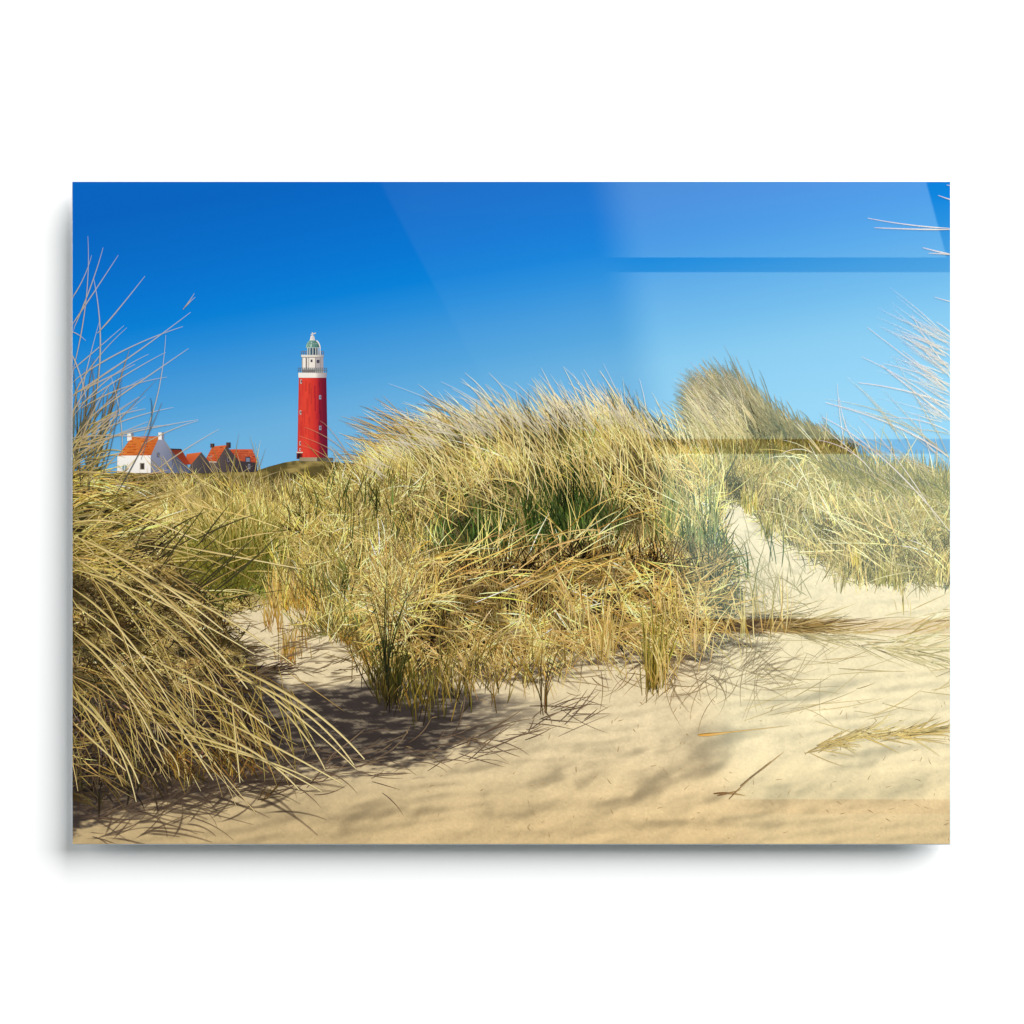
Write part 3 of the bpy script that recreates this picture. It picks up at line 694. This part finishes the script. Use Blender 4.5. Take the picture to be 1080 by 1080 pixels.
tufts(g, lambda m: (lambda k: (np.array([490, 588, 726, 462, 550, 610])[k] + N_(0, 30, m), np.array([600, 572, 600, 640, 585, 560])[k] + N_(0, 22, m)))(rng.integers(0, 6, m)), 1050, 5, 5, 96, 18, 18, 60, 0, 12, 1.0, 2.0, GREEN, GREEN, .95)
tufts(g, lambda m: (U(672, 762, m), U(540, 630, m)), 90, 5, 4, 92, 9, 26, 70, 0, 10, 1.0, 1.8, [(112, 118, 70, 1)], [(146, 146, 96, 1)], 1.0)
tufts(g, clump_pos(.05, .6), 200, 2, 9, bl, 26, 28, 76, 8, 24, .8, 1.5, STRAW, [(224, 202, 142, 2), (206, 182, 114, 2)], 1.0, seg=7)
n = 480
x = U(405, 745, n); y = sil(x) + U(6, 70, n)
g.add(x, y, lean(x) - 18 + N_(0, 17, n), U(26, 78, n), U(8, 42, n), U(.5, 1.05, n), pick(n, STRAW, 16) * .95, pick(n, [(228, 208, 150, 3), (240, 226, 182, 3), (206, 180, 116, 2)], 10), seg=8, order=y)
edge_pos = lambda m: (lambda y: (N_(0, 30, m) + np.interp(y, [500, 560, 640, 690], [392, 385, 388, 405]), y))(U(512, 675, m))
tufts(g, edge_pos, 700, 6, 6, 100, 30, 14, 34, 4, 24, .8, 1.6, DARK, OLIVE, 1.1)
tufts(g, edge_pos, 3600, 8, 6, 102, 30, 12, 36, 4, 26, .6, 1.15, OLIVE, STRAW, .96)
tufts(g, edge_pos, 800, 5, 6, 90, 60, 10, 36, 0, 36, .6, 1.2, STRAW, STRAW, .98)
tufts(g, edge_pos, 150, 4, 5, 92, 12, 16, 40, 0, 14, .8, 1.4, GREEN, OLIVE, .95)
# the straw apron at its foot: tangle over shaded gaps painted dark
FOOT0 = shade_noise(26, 16, 327, .74, 1.10)
FOOT = lambda x, y: FOOT0(x, y) * (1 + .12 * sstep(470, 420, x))
apron = clump_pos(.56, .91, 404, 760)
tufts(g, apron, 4200, 8, 6, 60, 60, 14, 36, 0, 30, 1.1, 2.2, BROWN, DARK, 1.0)
tufts(g, apron, 3400, 6, 6, 25, 40, 14, 44, -10, 32, .7, 1.5, GOLD, GOLD, .92, shade=FOOT)
tufts(g, apron, 3000, 6, 6, 152, 40, 14, 44, 10, 32, .7, 1.5, GOLD, GOLD, .92, shade=FOOT)
tufts(g, apron, 3400, 9, 7, 60, 60, 10, 34, 0, 30, .8, 1.8, BROWN, BROWN, .9)
tufts(g, clump_pos(.6, .94, 400, 758), 900, 7, 5, 85, 24, 18, 46, 0, 20, .7, 1.4, DARK, GOLD, .9)
tufts(g, clump_pos(.55, .9, 470, 700), 330, 3, 8, -20, 24, 22, 74, -14, 18, .9, 1.7, GOLD, GOLD, 1.02, seg=7, edge=.75, shade=FOOT)
tufts(g, clump_pos(.55, .9, 510, 772), 230, 3, 8, 200, 24, 22, 70, 14, 18, .9, 1.7, GOLD, GOLD, 1.0, seg=7, edge=.75, shade=FOOT)
tufts(g, clump_pos(.55, .8, 540, 740), 150, 3, 5, -72, 18, 30, 76, 0, 16, .9, 1.6, GOLD, STRAW, 1.0, seg=6, edge=.78)
tufts(g, clump_pos(.45, .7, 430, 620), 70, 2, 8, 28, 13, 36, 96, -18, 12, .9, 1.6, GOLD, GOLD, 1.0, seg=7)
n = 330      # straws drooping over the foot on to the sand
x = U(420, 770, n); y = bot(x) - U(6, 40, n)
g.add(x, y, np.where(rng.random(n) < .6, N_(-40, 22, n), N_(215, 22, n)), U(18, 58, n), np.where(rng.random(n) < .5, -1, 1) * U(0, 26, n), U(.8, 1.5, n), pick(n, GOLD, 14) * .92, pick(n, GOLD, 14), seg=6, edge=.75)
tufts(g, lambda m: (N_(416, 16, m), N_(625, 22, m)), 620, 6, 6, 70, 60, 14, 44, 0, 30, .7, 1.3, STRAW, GOLD, .97, seg=6)
# tufts at the foot
LOWT = [(112, 98, 42, 3), (138, 116, 54, 3), (80, 74, 32, 2), (172, 140, 72, 2), (56, 46, 24, 2)]
for cx, cy, sx, m, h, ps, pe, sd in ((452, 742, 22, 110, 78, LOWT, OLIVE, 13), (482, 728, 18, 50, 56, LOWT, STRAW, 16), (412, 740, 6, 80, 70, DARK, [(74, 76, 34, 2), (104, 98, 46, 1)], 12), (400, 728, 9, 40, 44, DARK, OLIVE, 18),
                                (408, 716, 2.5, 14, 128, [(56, 58, 30, 1)], [(86, 90, 48, 1)], 4), (520, 724, 18, 60, 50, LOWT, GOLD, 18),
                                (688, 724, 5, 56, 118, [(170, 144, 60, 3), (140, 112, 52, 2), (100, 92, 40, 2)], [(190, 172, 96, 3), (110, 112, 54, 2)], 7), (696, 720, 8, 26, 66, GOLD, STRAW, 13),
                                (574, 750, 2.0, 9, 86, [(120, 78, 40, 1), (90, 86, 40, 1)], [(110, 108, 56, 1)], 6), (560, 716, 14, 40, 50, LOWT, GOLD, 18),
                                (638, 694, 6, 34, 90, GOLD, GOLD, 6), (735, 690, 10, 30, 80, GOLD, STRAW, 9), (806, 668, 20, 26, 66, GOLD, STRAW, 12), (783, 672, 2, 5, 80, STRAW, STRAW, 4)):
    x = N_(cx, sx, m); y = N_(cy, 4 + sx * .4, m) - np.abs(x - cx) * .3
    g.add(x, y, 90 - (x - cx) * .6 + N_(0, sd, m), U(.25, 1, m) * h, N_(0, 18, m), U(.8, 1.7, m), pick(m, ps, 14) * .9, pick(m, pe, 14), seg=6)
g.build('marram_tuft', root, 'large central clump of marram grass with pale tips blown to the left')

# straw bundle and twig lying on the sand at the lower right
g = Grass()
n = 90
x = U(850, 960, n); y = np.interp(x, [850, 900, 960], [792, 774, 776]) + N_(0, 2.6, n)
g.add(x, y, N_(6, 13, n), U(14, 50, n), N_(0, 18, n), U(.9, 2.2, n), pick(n, [(206, 164, 72, 3), (226, 190, 104, 3), (158, 122, 60, 2)], 8), pick(n, GOLD, 8), seg=5, edge=.7)
n = 40
x = U(940, 985, n); y = np.interp(x, [940, 985], [776, 770]) + N_(0, 1.6, n)
g.add(x, y, N_(8, 4, n), U(20, 56, n), N_(0, 6, n), U(1.2, 2.6, n), pick(n, [(214, 172, 78, 3), (228, 192, 104, 3)], 8), pick(n, GOLD, 8), seg=5, edge=.7)
g.add(np.array([848, 862, 852, 858.]), np.array([794, 793, 793, 790.]), np.array([26, 30, 12, 40.]), np.array([50, 54, 60, 30.]), np.array([-14, -8, 10, -20.]), 2.0, (170, 134, 66), (214, 178, 100), seg=6, edge=.65)
g.build('straw_bundle', root, 'loose bundle of golden straw lying on the sand at the lower right', kind=None)
g = Grass()
g.add(np.array([752, 756, 768, 780, 790.]), np.array([836, 838, 842, 828, 820.]), np.array([6, 10, 48, 38, 36.]), np.array([34, 26, 30, 42, 46.]), np.array([-20, 8, -10, 2, 4.]), np.array([2.6, 2.0, 1.8, 2.6, 2.0]), (120, 74, 34), (190, 148, 78), seg=6, edge=.7)
g.build('twig', root, 'bent brown twig lying on the sand below the straw bundle', kind=None)
g = Grass()
g.add(np.array([736, 740.]), np.array([774.5, 774.]), np.array([2, 5.]), np.array([34, 92.]), np.array([6, 2.]), np.array([4.4, 1.8]), (222, 160, 66), (206, 176, 120), seg=6, edge=.6)
g.build('straw', root, 'single orange straw lying on the sand', kind=None)

# ---- foreground clump at the left
g = Grass(punch=1.2)
n = 1500    # shaded sand under the straws, painted dark
x, y = inside([(60, 505), (110, 510), (165, 580), (215, 655), (262, 730), (285, 790), (200, 820), (60, 845)], n)
g.add(x, y, N_(-20, 40, n), U(8, 34, n), N_(-10, 30, n), U(1.6, 3.6, n), pick(n, [(58, 46, 34, 3), (74, 60, 38, 3), (46, 38, 34, 3), (92, 76, 46, 2)], 8), pick(n, [(66, 54, 38, 3), (100, 84, 52, 2), (48, 40, 36, 2)], 8), seg=4, order=rng.random(n))
MOT0 = shade_noise(22, 13, 400, .56, 1.06)
MOT = lambda x, y: MOT0(x, y) * (1 - .20 * sstep(640, 760, y))
up = lambda m: inside([(60, 560), (150, 570), (205, 620), (250, 680), (255, 710), (160, 725), (60, 740)], m)
low = lambda m: inside([(60, 690), (150, 700), (250, 715), (280, 780), (180, 806), (60, 830)], m)
rk = lambda x, y: rng.random(len(x)) * 100
FLECK = [(70, 56, 38, 3), (112, 94, 58, 3), (164, 142, 92, 3), (204, 182, 130, 2), (132, 112, 68, 2)]
tufts(g, up, 6500, 10, 6, 20, 70, 3, 12, 0, 40, 1.0, 2.2, FLECK, FLECK, 1.0, seg=3, shade=MOT, key=rk, tone=.3)
tufts(g, low, 2600, 10, 6, 0, 60, 3, 12, 0, 40, 1.0, 2.4, [(54, 44, 38, 4), (76, 62, 46, 3), (130, 110, 76, 1.3)], [(54, 44, 38, 4), (84, 68, 48, 2), (150, 128, 88, 1)], .95, seg=3, key=rk, tone=.25)
tufts(g, up, 950, 4, 7, -26, 40, 10, 36, -8, 26, .7, 1.5, [(150, 128, 74, 3), (186, 162, 102, 3), (116, 98, 54, 2)], [(178, 154, 96, 3), (212, 192, 140, 2)], .96, seg=5, shade=MOT, key=rk)
tufts(g, up, 700, 6, 7, 10, 50, 10, 32, -8, 26, .8, 1.7, BROWN, DARK, .9, seg=4, key=rk)
tufts(g, low, 300, 4, 8, -40, 26, 10, 44, -8, 22, .7, 1.5, [(130, 108, 64, 3), (166, 140, 86, 3)], [(160, 136, 84, 3), (196, 174, 120, 2)], .95, seg=5, key=rk)
nw = lambda m: inside([(60, 500), (105, 500), (135, 540), (145, 575), (120, 600), (60, 610)], m)
tufts(g, nw, 620, 7, 6, 30, 36, 10, 32, -10, 22, 1.0, 2.4, [(54, 50, 26, 3), (74, 68, 32, 3), (40, 36, 24, 2)], [(84, 80, 36, 3), (56, 52, 30, 2)], .95, seg=5, key=rk)
tufts(g, nw, 330, 5, 6, 18, 18, 22, 72, -22, 16, .9, 1.9, [(104, 94, 40, 3), (156, 134, 72, 3), (200, 176, 112, 3)], [(186, 162, 98, 3), (218, 196, 140, 2)], 1.0, seg=7, edge=.72, key=rk)
n = 26      # dark crossing stems
x = U(110, 220, n); y = U(560, 640, n)
g.add(x, y, N_(44, 10, n), U(24, 80, n), N_(0, 10, n), U(1.0, 2.4, n), (66, 60, 42), (96, 90, 58), seg=5)
n = 74     # the long arching straws
u = U(0, 1, n)
x = U(40, 180, n); y = np.interp(u, [0, 1], [545, 740]) + N_(0, 8, n) + (x - 77) * .25
g.add(x, y, N_(-30, 13, n) - 12 * u, U(50, 180, n), U(-36, 0, n), U(.8, 1.9, n), pick(n, [(176, 154, 98, 3), (202, 180, 124, 3), (140, 118, 70, 2)], 12), pick(n, [(220, 200, 150, 3), (196, 172, 112, 3), (160, 136, 84, 2)], 12), seg=9, edge=.64, order=rng.random(n), tip=.35)
n = 80
x = U(90, 310, n); y = U(700, 775, n)
g.add(x, y, N_(-60, 16, n), U(24, 80, n), N_(-10, 16, n), U(.8, 1.7, n), pick(n, [(176, 152, 92, 3), (200, 176, 114, 3), (120, 98, 56, 2)], 12), pick(n, STRAW, 10), seg=7, edge=.65)
tufts(g, lambda m: (U(180, 290, m), N_(812, 10, m)), 110, 6, 6, 100, 36, 10, 34, 0, 24, .7, 1.4, [(120, 88, 40, 2), (84, 66, 40, 2), (170, 136, 74, 1)], [(150, 118, 60, 2), (110, 88, 56, 1)], .95)
# the most distinct straws, one by one: start, bend, end, width
def bez(rows, c0, c1, edge=.6, tip=.35, a0=1., a1=1.):
    r = np.array(rows, float); t = np.linspace(0, 1, 15)[None]
    bx = lambda i: (1 - t) ** 2 * r[:, i:i + 1] + 2 * t * (1 - t) * r[:, i + 2:i + 3] + t * t * r[:, i + 4:i + 5]
    dx = 2 * (1 - t) * (r[:, 2:3] - r[:, 0:1]) + 2 * t * (r[:, 4:5] - r[:, 2:3]); dy = 2 * (1 - t) * (r[:, 3:4] - r[:, 1:2]) + 2 * t * (r[:, 5:6] - r[:, 3:4])
    g.add_curve(bx(0), bx(1), np.arctan2(-dy, dx), r[:, 6] * .74, c0, c1, t[0], edge=edge, tip=tip, a0=a0, a1=a1)
bez([(70, 562, 140, 585, 236, 664, 4), (110, 588, 200, 640, 262, 726, 4.4), (140, 600, 230, 640, 310, 700, 3.6), (70, 598, 150, 615, 270, 690, 3.2), (77, 620, 130, 650, 180, 740, 3.6),
     (77, 664, 120, 690, 160, 745, 3.6), (80, 668, 140, 720, 175, 805, 3.4), (70, 726, 130, 775, 148, 826, 3.8), (77, 760, 110, 790, 134, 812, 3.4), (90, 735, 130, 775, 145, 845, 3),
     (150, 690, 220, 720, 290, 770, 3.8), (240, 700, 330, 735, 385, 800, 4.6), (250, 714, 330, 740, 374, 806, 4.0), (220, 690, 300, 735, 376, 810, 3.4), (180, 770, 260, 785, 340, 834, 3.6),
     (210, 765, 280, 790, 316, 832, 4), (230, 756, 300, 790, 362, 826, 3.8), (200, 780, 290, 800, 330, 822, 3.2), (245, 735, 250, 780, 254, 825, 3), (170, 735, 200, 780, 226, 822, 3.2),
     (290, 738, 330, 780, 344, 812, 3), (150, 772, 190, 790, 190, 818, 2.6), (186, 575, 240, 585, 320, 600, 3), (130, 538, 170, 552, 210, 570, 3.2), (77, 552, 100, 545, 130, 552, 2.6)],
    np.array([196, 174, 118]), np.array([228, 210, 162]))
bez([(208, 620, 236, 596, 262, 572, 2.6), (212, 620, 246, 590, 270, 566, 2.0), (226, 624, 258, 602, 292, 566, 3.0), (230, 618, 256, 598, 280, 580, 2.0), (204, 640, 250, 628, 300, 622, 1.4), (170, 600, 190, 570, 216, 536, 2.4), (166, 590, 184, 566, 204, 546, 2.0)], np.array([58, 54, 38]), np.array([96, 92, 56]), edge=.85)
g.build('marram_tuft', root, 'dark foreground clump of arching straw in the lower left corner')

# ---- blades rising before the sky at the left
g = Grass()
n = 44
x = U(72, 110, n); y = U(470, 520, n)
g.add(x, y, N_(80, 11, n), U(30, 120, n), N_(-4, 14, n), U(1.0, 2.4, n), pick(n, [(62, 62, 40, 3), (84, 80, 52, 3), (110, 100, 66, 2)], 8), pick(n, [(110, 104, 88, 3), (150, 134, 112, 2)], 8), seg=7)
n = 44
x = U(66, 104, n); y = U(462, 515, n)
g.add(x, y, N_(40, 22, n), U(14, 50, n), N_(-20, 22, n), U(1.0, 2.4, n), pick(n, [(150, 128, 70, 3), (110, 96, 46, 3)], 8), pick(n, [(206, 182, 122, 3), (226, 204, 160, 2)], 8), seg=6)
g.build('grass_blades', root, 'dark green blades rising before the sky at the left edge')
g = Grass(soft=True)
PK = (228, 216, 206)
rows = [(76, 345, 92, 322, 126, 270, 2.6), (77, 352, 100, 300, 110, 262, 2.4), (72, 322, 90, 300, 98, 270, 2), (76, 400, 98, 320, 94, 250, 2.2), (84, 430, 92, 390, 106, 340, 2.2), (104, 352, 118, 338, 154, 292, 2.8), (104, 410, 112, 350, 100, 294, 3),
        (76, 392, 100, 372, 132, 344, 2.2), (76, 418, 130, 385, 202, 330, 3), (76, 404, 130, 365, 194, 345, 2.8), (78, 432, 140, 390, 176, 372, 2.4), (96, 440, 150, 402, 200, 368, 3),
        (194, 327, 200, 320, 206, 310, 2.2), (195, 326, 202, 318, 207, 314, 1.8), (78, 440, 110, 396, 158, 374, 2.4), (152, 462, 172, 420, 176, 354, 2.4), (84, 466, 130, 440, 184, 430, 2.6), (84, 470, 150, 452, 210, 443, 2.8), (150, 470, 180, 452, 210, 444, 2.4),
        (130, 480, 132, 440, 118, 396, 2), (160, 500, 200, 470, 232, 453, 2.6), (90, 480, 110, 440, 146, 430, 2), (76, 372, 86, 390, 92, 420, 3), (76, 350, 84, 352, 92, 360, 2)]
bez(rows, np.array([196, 172, 128]), np.array(PK), edge=None, tip=.4, a0=.95, a1=.45)
n = 14
x = U(70, 96, n); y = U(400, 480, n)
g.add(x, y, N_(44, 16, n), U(40, 110, n), N_(-14, 10, n), U(1.4, 2.8, n), (196, 172, 122), (222, 204, 190), seg=9, a0=.9, a1=.35, tip=.5)
n = 46
x = U(120, 300, n); y = U(506, 534, n)
g.add(x, y, N_(80, 36, n), U(14, 40, n), N_(0, 20, n), U(1.0, 2.0, n), (184, 160, 100), (214, 194, 150), seg=6, a0=.9, a1=.4)
bez([(122, 524, 150, 480, 172, 425, 3.2), (110, 500, 124, 460, 130, 400, 2.2), (160, 420, 166, 440, 150, 485, 2.4)], np.array([70, 70, 56]), np.array([120, 128, 140]), edge=None, tip=.5, a0=.9, a1=.6)
# blades crossing the foot of the lighthouse
bez([(382, 494, 356, 462, 322, 451, 2.2), (374, 492, 350, 470, 316, 460, 1.8), (372, 486, 350, 450, 338, 444, 1.6), (350, 486, 336, 474, 318, 470, 1.4), (400, 470, 380, 452, 366, 448, 2)], np.array([190, 166, 118]), np.array([206, 160, 130]), edge=None, tip=.5, a0=.95, a1=.35)
g.build('grass_blades', root, 'blurred pale straws fanning over the sky at the left edge')
# ---- blurred tips over the main clump and blades at the right edge
g = Grass(soft=True, fade=.55)
n = 300
x = U(405, 705, n); y = sil(x) + U(-14, 0, n)
g.add(x, y, lean(x) - 6 + N_(0, 10, n), U(14, 46, n), U(6, 30, n), U(1.1, 2.2, n), (246, 230, 186), (250, 244, 228), seg=8, a0=.8, a1=.3)
n = 110
x = U(740, 790, n); y = U(405, 460, n)
g.add(x, y, N_(122, 9, n), U(20, 46, n), U(6, 24, n), U(1.3, 2.8, n), (206, 184, 138), (228, 214, 204), seg=8, a0=.5, a1=.12)
g.fade = .3
bez([(505, 462, 460, 440, 405, 431, 1.9), (490, 458, 450, 438, 397, 433, 1.7), (480, 462, 440, 440, 387, 434, 1.6), (520, 455, 470, 425, 410, 405, 1.5), (540, 452, 505, 420, 465, 403, 1.7), (548, 455, 515, 428, 478, 418, 1.5),
     (500, 464, 455, 452, 400, 446, 1.7), (486, 470, 440, 458, 376, 455, 1.6), (470, 476, 430, 464, 366, 462, 1.5), (560, 450, 540, 420, 512, 408, 1.6), (575, 450, 560, 420, 528, 404, 1.7), (620, 448, 606, 415, 586, 404, 1.6),
     (640, 445, 622, 412, 595, 388, 2.0), (668, 448, 650, 412, 636, 384, 1.5), (682, 440, 680, 420, 674, 400, 1.9), (560, 452, 535, 425, 500, 412, 1.5), (600, 446, 585, 420, 556, 405, 1.6), (655, 446, 640, 420, 620, 402, 1.6)],
    np.array([240, 226, 186]), np.array([246, 240, 236]), edge=None, tip=.4, a0=.95, a1=.45)
g.build('grass_tips', root, 'pale blurred tips streaming off the grass on the skyline')
g = Grass(soft=True)
rows = [(1006, 242, 960, 240, 914, 231, 2.4), (1006, 243, 960, 243, 921, 241, 2.8), (1006, 270, 990, 267, 972, 262, 3), (1006, 270, 992, 268, 978, 268, 2.4), (1006, 213, 996, 210, 988, 207, 2.2), (1006, 320, 998, 318, 984, 314, 1.8), (1006, 197, 1001, 197, 997, 196, 2),
        (1006, 488, 960, 448, 870, 425, 3.4), (1000, 560, 930, 470, 866, 440, 2.8), (990, 552, 940, 470, 905, 440, 1.8), (1006, 460, 980, 440, 930, 440, 2), (1006, 430, 960, 410, 904, 404, 3), (1006, 446, 970, 420, 928, 385, 3), (1006, 440, 960, 400, 908, 377, 2),
        (1006, 412, 970, 390, 914, 346, 2), (1006, 420, 970, 384, 950, 370, 2), (1006, 396, 980, 370, 960, 332, 2.2), (1006, 380, 980, 360, 952, 354, 2.2), (1006, 355, 994, 345, 986, 340, 2), (1006, 408, 970, 392, 930, 384, 1.8), (1006, 402, 980, 380, 966, 360, 2),
        (990, 480, 970, 470, 968, 440, 2), (905, 470, 890, 460, 884, 420, 2), (890, 470, 884, 440, 882, 405, 1.6), (920, 500, 900, 470, 860, 464, 2), (900, 478, 878, 460, 862, 446, 1.8)]
bez(rows, np.array([252, 238, 214]), np.array([240, 220, 226]), edge=None, tip=.5, a0=.95, a1=.6)
n = 64
x = U(985, 1010, n); y = U(350, 450, n)
g.add(x, y, N_(150, 8, n), U(24, 80, n), N_(4, 8, n), U(1.4, 2.8, n), (252, 240, 218), (242, 228, 234), seg=7, a0=.7, a1=.1, tip=.5)
n = 30
x = U(940, 1010, n); y = U(440, 560, n)
g.add(x, y, N_(138, 12, n), U(40, 110, n), N_(10, 10, n), U(1.0, 2.2, n), (214, 192, 132), (236, 222, 206), seg=7, a0=.8, a1=.2, tip=.5)
g.build('grass_blades', root, 'blurred white blades reaching in from the right edge')

# ------------------------------------------------------------------ lamps
def area(name, l, target, sx, sy, watts, col=(1, 1, 1)):
    li = bpy.data.lights.new(name, 'AREA'); li.shape = 'RECTANGLE'; li.size = sx; li.size_y = sy
    li.energy = watts; li.color = col
    o = bpy.data.objects.new(name, li); C.objects.link(o)
    from mathutils import Vector
    dv = Vector(target) - Vector(l); o.location = l
    o.rotation_euler = dv.to_track_quat('-Z', 'Y').to_euler()
    return o
area('key_lamp', (7.0, -6.5, 7.4), (7.0, 0, 7.4), 11.6, 12.3, 3200)
area('fill_lamp', (-7.0, -6.5, 2.0), (0, 0, 0), 6.0, 6.0, 350)  # unseen lamp added to lighten the wall shadow next to the print

# the window of the room, mirrored faintly in the acrylic: one lamp with glazing bars and a curtain edge drawn into its emission
D, L = 4.0, 5.0
win = bpy.data.lights.new('window_light', 'AREA'); win.shape = 'RECTANGLE'
K = 1 + L / D
win.size = 0.98 * K; win.size_y = 0.74 * K
win.use_nodes = True
nt = win.node_tree
em = nt.nodes.get('Emission')
geo = nt.nodes.new('ShaderNodeNewGeometry'); sp = nt.nodes.new('ShaderNodeSeparateXYZ')
nt.links.new(geo.outputs['Position'], sp.inputs[0])
def M(op, a, b=None, c=None):
    nd = nt.nodes.new('ShaderNodeMath'); nd.operation = op
    for i, v in enumerate((a, b, c)):
        if v is None: continue
        if isinstance(v, (int, float)): nd.inputs[i].default_value = v
        else: nt.links.new(v, nd.inputs[i])
    return nd.outputs[0]
def SS(v, a, b, t0=0.0, t1=1.0, kind='SMOOTHSTEP'):
    nd = nt.nodes.new('ShaderNodeMapRange'); nd.interpolation_type = kind
    nt.links.new(v, nd.inputs['Value'])
    flip = a > b
    nd.inputs['From Min'].default_value = min(a, b); nd.inputs['From Max'].default_value = max(a, b)
    nd.inputs['To Min'].default_value = t1 if flip else t0; nd.inputs['To Max'].default_value = t0 if flip else t1
    return nd.outputs['Result']
u = M('MULTIPLY_ADD', sp.outputs['X'], 1000 / K, 540.0)          # window coordinates, in mirrored millimetres
v = M('MULTIPLY_ADD', sp.outputs['Z'], -1000 / K, 540.0)
left = M('SUBTRACT', u, M('MULTIPLY', M('SUBTRACT', v, 192.0), 0.20))     # leaning curtain edge
pat = SS(left, 612.0, 672.0)
pat = M('MULTIPLY', pat, SS(left, 660, 1000, 0.86, 1.0))
pat = M('MULTIPLY', pat, SS(v, 250, 450, 0.95, 1.5))
pat = M('MULTIPLY', pat, SS(v, 560, 760, 1.0, 0.72))
for yb in (280.0, 471.0, 660.0, 850.0):
    bar = M('ABSOLUTE', M('SUBTRACT', v, yb))
    pat = M('MULTIPLY', pat, SS(bar, 7.2, 8.4))
rt = M('SUBTRACT', u, M('MULTIPLY', M('SUBTRACT', v, 192.0), 0.27))
pat = M('MULTIPLY', pat, SS(rt, 977, 974))
pat = M('MULTIPLY', pat, SS(v, 862, 845, 0.35, 1.0))
# a dim glow added to the lamp's pattern further left, cut by a slanting line
dg = M('SUBTRACT', u, M('MULTIPLY', M('SUBTRACT', v, 192.0), 0.52))
dim = M('MULTIPLY', SS(dg, 398, 404), SS(v, 560, 300, 0.0, 1.0))
dim = M('MULTIPLY', dim, SS(left, 672, 612))
dim = M('ADD', M('MULTIPLY', dim, 0.10), M('MULTIPLY', M('MULTIPLY', SS(v, 228, 225), SS(u, 420, 440)), 0.02))
tot = M('ADD', pat, dim)
nt.links.new(tot, em.inputs['Strength'])
win.color = (0.70, 1.0, 0.76)
win.energy = 3.2 * math.pi * win.size * win.size_y
wo = bpy.data.objects.new('window_light', win); C.objects.link(wo)
wo.location = (0, -L - 0.022, 0); wo.rotation_euler = (math.radians(90), 0, 0)   # faces the wall

w = bpy.data.worlds.new('World'); bpy.context.scene.world = w; w.use_nodes = True
w.node_tree.nodes['Background'].inputs['Color'].default_value = (1, 1, 1, 1)
w.node_tree.nodes['Background'].inputs['Strength'].default_value = 0.08

# ------------------------------------------------------------------ camera
cam = bpy.data.cameras.new('camera'); co = bpy.data.objects.new('camera', cam); C.objects.link(co)
co.location = (0, -D - 0.022, 0); co.rotation_euler = (math.radians(90), 0, 0)
cam.sensor_width = 36; cam.lens = 36 * D / 1.08
cam.clip_end = 100
sc = bpy.context.scene
sc.camera = co
sc.render.engine = 'CYCLES'
sc.cycles.transparent_max_bounces = 48
sc.view_settings.view_transform = 'Standard'; sc.view_settings.look = 'None'
sc.view_settings.exposure = 0; sc.view_settings.gamma = 1; sc.view_settings.use_curve_mapping = False
